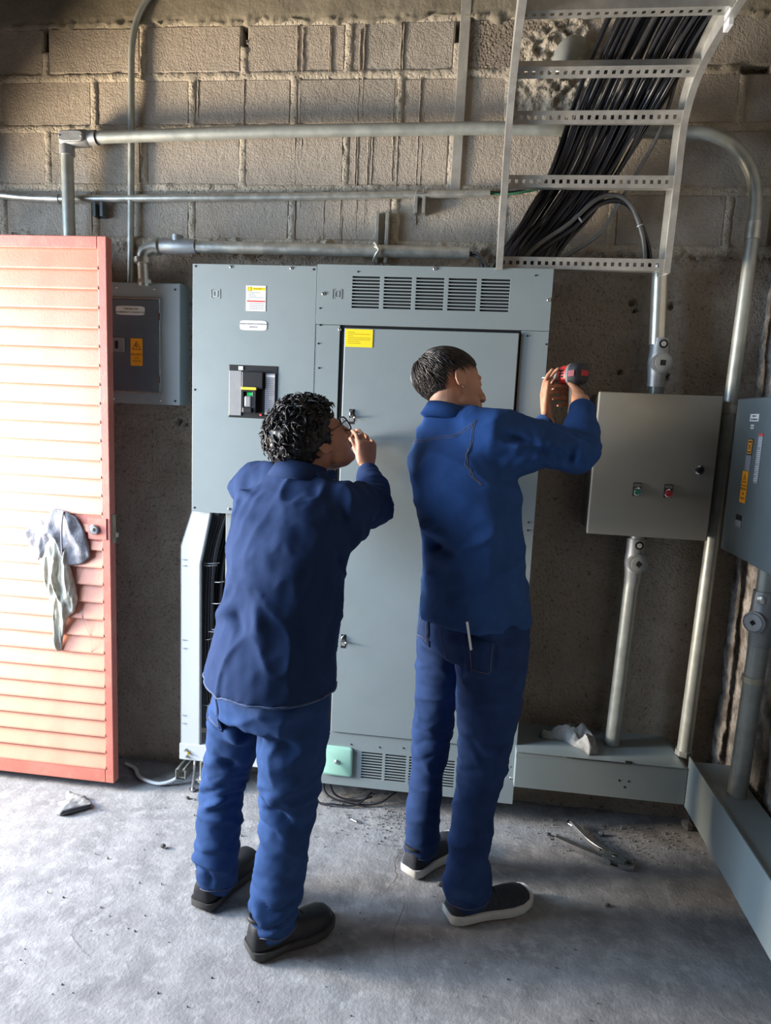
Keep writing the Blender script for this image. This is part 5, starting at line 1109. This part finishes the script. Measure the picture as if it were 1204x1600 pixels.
wrinkle(me, .0075, 5.2, 23, (1,1,1.3), creases=[
   ((.10,-.75,1.56),(.30,-.66,1.50),.012,-.015),((.12,-.745,1.53),(.31,-.665,1.535),.010,.014),((.16,-.74,1.50),(.33,-.67,1.47),.012,-.015),((.20,-.73,1.52),(.27,-.68,1.44),.014,.010),((.08,-.76,1.50),(.20,-.73,1.47),.014,.008),
   ((.30,-.67,1.54),(.33,-.67,1.45),.010,-.012),((.345,-.66,1.56),(.31,-.66,1.46),.012,.008),((-.17,-.66,1.24),(-.02,-.72,1.30),.012,.007),((-.16,-.66,1.18),(.0,-.72,1.22),.012,-.007),((-.14,-.66,1.11),(.02,-.72,1.13),.012,.006),((-.17,-.60,1.22),(-.02,-.74,1.20),.016,-.014),((-.02,-.75,1.20),(.14,-.76,1.29),.014,.008),((-.17,-.62,1.16),(-.10,-.72,1.12),.018,.012),((-.16,-.62,1.27),(-.04,-.73,1.25),.014,.009),((-.10,-.70,1.02),(-.08,-.71,1.12),.010,-.008),
   ((.05,-.74,1.42),(.0,-.73,1.1),.03,-.006),((.10,-.75,1.36),(.08,-.75,1.1),.03,.006),((-.12,-.62,1.06),(0,-.72,1.02),.016,-.007)],
   axis_bands=[(ER2, ER2-WR2, .07, 85, .007), (SR2.lerp(ER2, .55), ER2-SR2, .09, 60, .005), (WR2, ER2-WR2, .05, 120, .003)])
sh2 = put('shirt', me, 'denimshirt', p2); bv2 = bvh_of(sh2)
collar(V3(-.062,-.556,1.602), F2, R2, .070, .068, .026, (.05,.1,0), 'denimshirt', sh2)
cuff(WR2, ER2, .043, 'denimshirt', sh2, .84); cuff(WL2, EL2, .038, 'denimshirt', sh2, .93)
stitch(bv2, [(-.22,-.52,1.515),(-.17,-.60,1.525),(-.10,-.66,1.54),(-.02,-.72,1.565),(.01,-.73,1.58)], 'thread', sh2, .0010, off=.0006)
stitch(bv2, [(-.22,-.52,1.523),(-.17,-.60,1.533),(-.10,-.66,1.548),(-.02,-.72,1.573),(.01,-.73,1.587)], 'thread', sh2, .0010, off=.0006)
for dx in (0, .006): stitch(bv2, [(.02+dx,-.72,1.605),(.0+dx,-.74,1.56),(-.005+dx,-.76,1.50),(.015+dx,-.76,1.44),(.05+dx,-.76,1.41)], 'thread', sh2, .0010, off=.0006)
b = MB(); LH2, RH2 = V3(-.025,-.525,.93), V3(.115,-.665,.93)
tor(b, [((.05,-.60,1.06),.150,.110),((.05,-.60,1.0),.166,.125),((.048,-.598,.92),.182,.140),((.046,-.596,.85),.172,.128)], F2, R2, 36)
limb(b, [LH2, V3(-.042,-.51,.75), V3(-.052,-.49,.60), V3(-.058,-.475,.49), V3(-.066,-.49,.35), V3(-.072,-.515,.20), V3(-.070,-.52,.085)], [.105,.086,.073,.068,.060,.059,.062], 24)
limb(b, [RH2, V3(.122,-.66,.75), V3(.122,-.64,.60), V3(.116,-.635,.49), V3(.098,-.665,.35), V3(.088,-.70,.20), V3(.090,-.712,.085)], [.122,.108,.092,.082,.070,.068,.078], 24)
me = remeshed(b, 'trousers', .0075, 8)
wrinkle(me, .007, 5.5, 31, (1,1,1.5), creases=[
   ((-.06,-.66,.84),(.02,-.73,.78),.014,-.012),((-.02,-.70,.80),(.05,-.76,.79),.012,.010),((.03,-.74,.92),(.035,-.72,.80),.012,-.012),((-.10,-.58,.60),(.0,-.58,.57),.012,-.010),((-.11,-.56,.54),(-.01,-.57,.50),.012,.008),((-.11,-.56,.46),(-.01,-.57,.44),.012,-.008),
   ((.03,-.72,.62),(.11,-.74,.55),.014,-.010),((.12,-.74,.55),(.20,-.69,.60),.014,.010),((.05,-.73,.58),(.12,-.73,.51),.012,.010)],
   axis_bands=[((-.055,-.48,.47),(0,0,1),.08,75,.006), ((.112,-.64,.45),(0,0,1),.08,70,.006), ((.09,-.71,.11),(0,0,1),.05,60,.008)])
tr2 = put('trousers', me, 'jeansdark', p2); bt = bvh_of(tr2)
stitch(bt, [(-.055,-.70,1.0),(-.052,-.71,.93),(-.03,-.73,.86),(.0,-.75,.81),(.03,-.76,.78)], 'thread', tr2, .001, off=.0008)
patch(bt, [(.025,-.78,.955),(.125,-.80,.945),(.120,-.80,.835),(.035,-.78,.845)], 'jeansdark', tr2, 'back_pocket', .004)
patch(bt, [(-.150,-.60,.965),(-.115,-.68,.96),(-.105,-.68,.865),(-.150,-.60,.885)], 'jeansdark', tr2, 'back_pocket', .004)
MB().loft([((.05,-.60,z),.152+.004*k,.113+.004*k,R2,F2,2.3) for z, k in ((.992,4),(.995,6),(1.03,5.2),(1.034,3.5))], 40).build('belt', 'leather', tr2, smooth=60)
for c, w_ in (((-.07,-.52),.063), ((.09,-.712),.078)):
    stitch(bt, [(c[0]+w_*math.cos(a), c[1]+w_*math.sin(a), .068) for a in [2*math.pi*k/12 for k in range(13)]], 'thread', tr2, .0009, off=.001, n=5)
shoe('shoe', (-.112,-.572), (.045,-.362), p2, 'knit', 'whitesole', .10, wd=.045, sole_h=.030)
shoe('shoe', (.032,-.752), (.298,-.618), p2, 'knit', 'whitesole', .10, wd=.047, sole_h=.030)
# hair of the second man
def hmask2(d):
    x, y, z = d.x, d.y, d.z
    front = y > .60 and z < .58
    side = (y > .05 and z < .30+.3*max(0, y-.2)) or (y > -.38 and z < .02)
    low = z < -.88 or (z < -.12 and y > -.30)
    return not (front or side or low)
b = MB()
for d, r in scalp_dirs(500, 6):
    if hmask2(d): b.ell(hc2+HR2 @ sk(d, -.009+.010*max(0, min(1, d.z+.5))), (.012,)*3, n=5)
me = remeshed(b, 'hair', .004, 6); h2 = put('hair', me, 'hair2', p2)
b = MB(); crown = Vector((0,-.72,.70)).normalized()
for d, r in scalp_dirs(3200, 7):
    if not hmask2(d): continue
    nn = d.normalized(); flow = d-crown; flow = flow-nn*flow.dot(nn)
    if flow.length < .05: flow = Vector((r.gauss(0,1), r.gauss(0,1), 0))
    flow = (flow.normalized()+Vector((r.gauss(0,.16), r.gauss(0,.16), r.gauss(0,.16)))); flow = (flow-nn*flow.dot(nn)).normalized()
    k_ = max(0, min(1, (d.z+.55)/1.0)); L_ = (.014+.030*k_)*r.uniform(.7, 1.2)*(.55 if d.y > .45 else 1); lift = .003+.006*k_; pts = []
    for k in range(6):
        t = k/5; dd = (nn*.08+flow*L_*t).normalized() if False else (nn+flow*(L_*t/.085)).normalized(); pts.append(hc2+HR2 @ sk(dd, .001+.009*max(0, min(1, d.z+.5))+lift*math.sin(t*2.2)))
    b.tube(pts, [.0014,.0018,.0018,.0015,.0011,.0004], 3, cap=False)
b.build('hair_strands', 'hair2', h2, smooth=180)
# pen in the back pocket
pn = thing('pen', 'silver pen sticking out of the back pocket of the right man', 'pen')
q0, nq, _, _ = bt.find_nearest(V3(.048,-.78,.915)); q1, nq1, _, _ = bt.find_nearest(V3(.028,-.78,1.02))
q0 = q0+nq*.008; q1 = V3(q1.x, min(q1.y-.02, q0.y-.012), 1.012); q1.x = q0.x-.018; q1.y = q0.y-.030
MB().tube([q0, q1], .0038, 10).build('barrel', 'pen', pn, smooth=40)
MB().tube([q1, q1+(q1-q0).normalized()*.006], [.0042,.002], 10).build('pen_cap', 'black', pn, smooth=40)

# ---------------------------------------------------------------- cordless drill
dt = thing('cordless_drill', 'compact red and black cordless drill held by the right man', 'drill')
tip, bk = V3(.262,-.235,1.757), V3(.372,-.372,1.767); ax = (bk-tip).normalized()
def at(s): return tip+ax*s
MB().lathe(at(-.01), ax, [(0,.0025),(.03,.0028),(.032,.006),(.045,.006)], 6).build('drill_bit', 'steel', dt, smooth=40)
MB().lathe(at(.030), ax, [(0,.010),(.004,.014),(.018,.019),(.040,.021),(.042,.017)], 20).build('chuck', 'black', dt, smooth=40)
MB().lathe(at(.068), ax, [(0,.022),(.006,.026),(.010,.024),(.014,.027),(.020,.027)], 24).build('clutch_ring', 'drillgrey', dt, smooth=40)
b = MB(); up = V3(0,0,1); sd_ = ax.cross(up).normalized()
b.loft([(at(.086),.026,.027,sd_,up,2.5),(at(.092),.030,.031,sd_,up,2.6),(at(.125),.032,.034,sd_,up,2.8),(at(.130),.031,.033,sd_,up,2.8)], 28).build('gear_housing', 'drillred', dt, smooth=50)
MB().loft([(at(.1285),.033,.035,sd_,up,3),(at(.136),.035,.037,sd_,up,3.2),(at(.140),.034,.036,sd_,up,3)], 28).build('housing_seam', 'drillgrey', dt, smooth=50)
rc = MB().loft([(at(.139),.033,.036,sd_,up,3),(at(.165),.034,.037,sd_,up,3.4),(at(.178),.029,.032,sd_,up,3.4),(at(.182),.020,.023,sd_,up,3.4)], 28).build('rear_cap', 'rubber', dt, smooth=50)
for s_ in (-1, 1):
    c = at(.150)+sd_*s_*.0345; MB().prism([c-ax*.006+up*.010, c+ax*.020+up*.010, c+ax*.020-up*.010, c-ax*.006-up*.010], sd_*s_*.0015).build('side_panel', 'drillred', rc)
    for k in range(3): c = at(.108)+sd_*s_*.0312+up*(.012-.010*k); MB().prism([c-ax*.009+up*.003, c+ax*.011+up*.003, c+ax*.011-up*.002, c-ax*.009-up*.002], sd_*s_*.0016).build('cooling_slot', 'void', dt)
c = at(.184); MB().prism([c+sd_*.017+up*.010, c-sd_*.017+up*.010, c-sd_*.017-up*.008, c+sd_*.017-up*.008], ax*.001).build('rear_badge', 'drillred', rc)
hb = at(.138)-up*.025; hd = (-up+ax*.18).normalized()
MB().loft([(hb,.017,.024,sd_,ax,2.6),(hb+hd*.03,.0155,.020,sd_,ax,2.6),(hb+hd*.07,.016,.021,sd_,ax,2.6),(hb+hd*.105,.019,.026,sd_,ax,2.8),(hb+hd*.125,.019,.026,sd_,ax,2.8)], 24).build('handle', 'rubber', dt, smooth=50)
MB().loft([(hb-ax*.022+up*.004,.006,.005,sd_,ax),(hb-ax*.026+hd*.015,.007,.005,sd_,ax),(hb-ax*.022+hd*.03,.006,.005,sd_,ax)], 12).build('trigger', 'drillred', dt, smooth=50)

# ---------------------------------------------------------------- origins: every top-level thing gets its origin at its base
bpy.context.view_layer.update()
def kids(o):
    out = []
    for c in o.children: out += [c]+kids(c)
    return out
for root in [o for o in C.objects if o.parent is None and o.type in ('EMPTY', 'MESH')]:
    if root.get('kind') == 'structure': continue
    fam = [root]+kids(root); pts = []
    for o in fam:
        if o.type == 'MESH' and len(o.data.vertices): pts += [o.matrix_world @ Vector(c) for c in o.bound_box]
    if not pts: continue
    lo = Vector([min(p[i] for p in pts) for i in range(3)]); hi = Vector([max(p[i] for p in pts) for i in range(3)])
    base = Vector(((lo.x+hi.x)/2, (lo.y+hi.y)/2, lo.z))
    def shift(o):
        if o.get('_inst'): o.location = Vector(o.location)-base; return
        if o.type == 'MESH': o.data.transform(Matrix.Translation(-base))
        for c in o.children: shift(c)
    if root.type == 'MESH': root.data.transform(Matrix.Translation(-base))
    for c in root.children: shift(c)
    root.location = base
for o in C.objects:
    if '_inst' in o: del o['_inst']
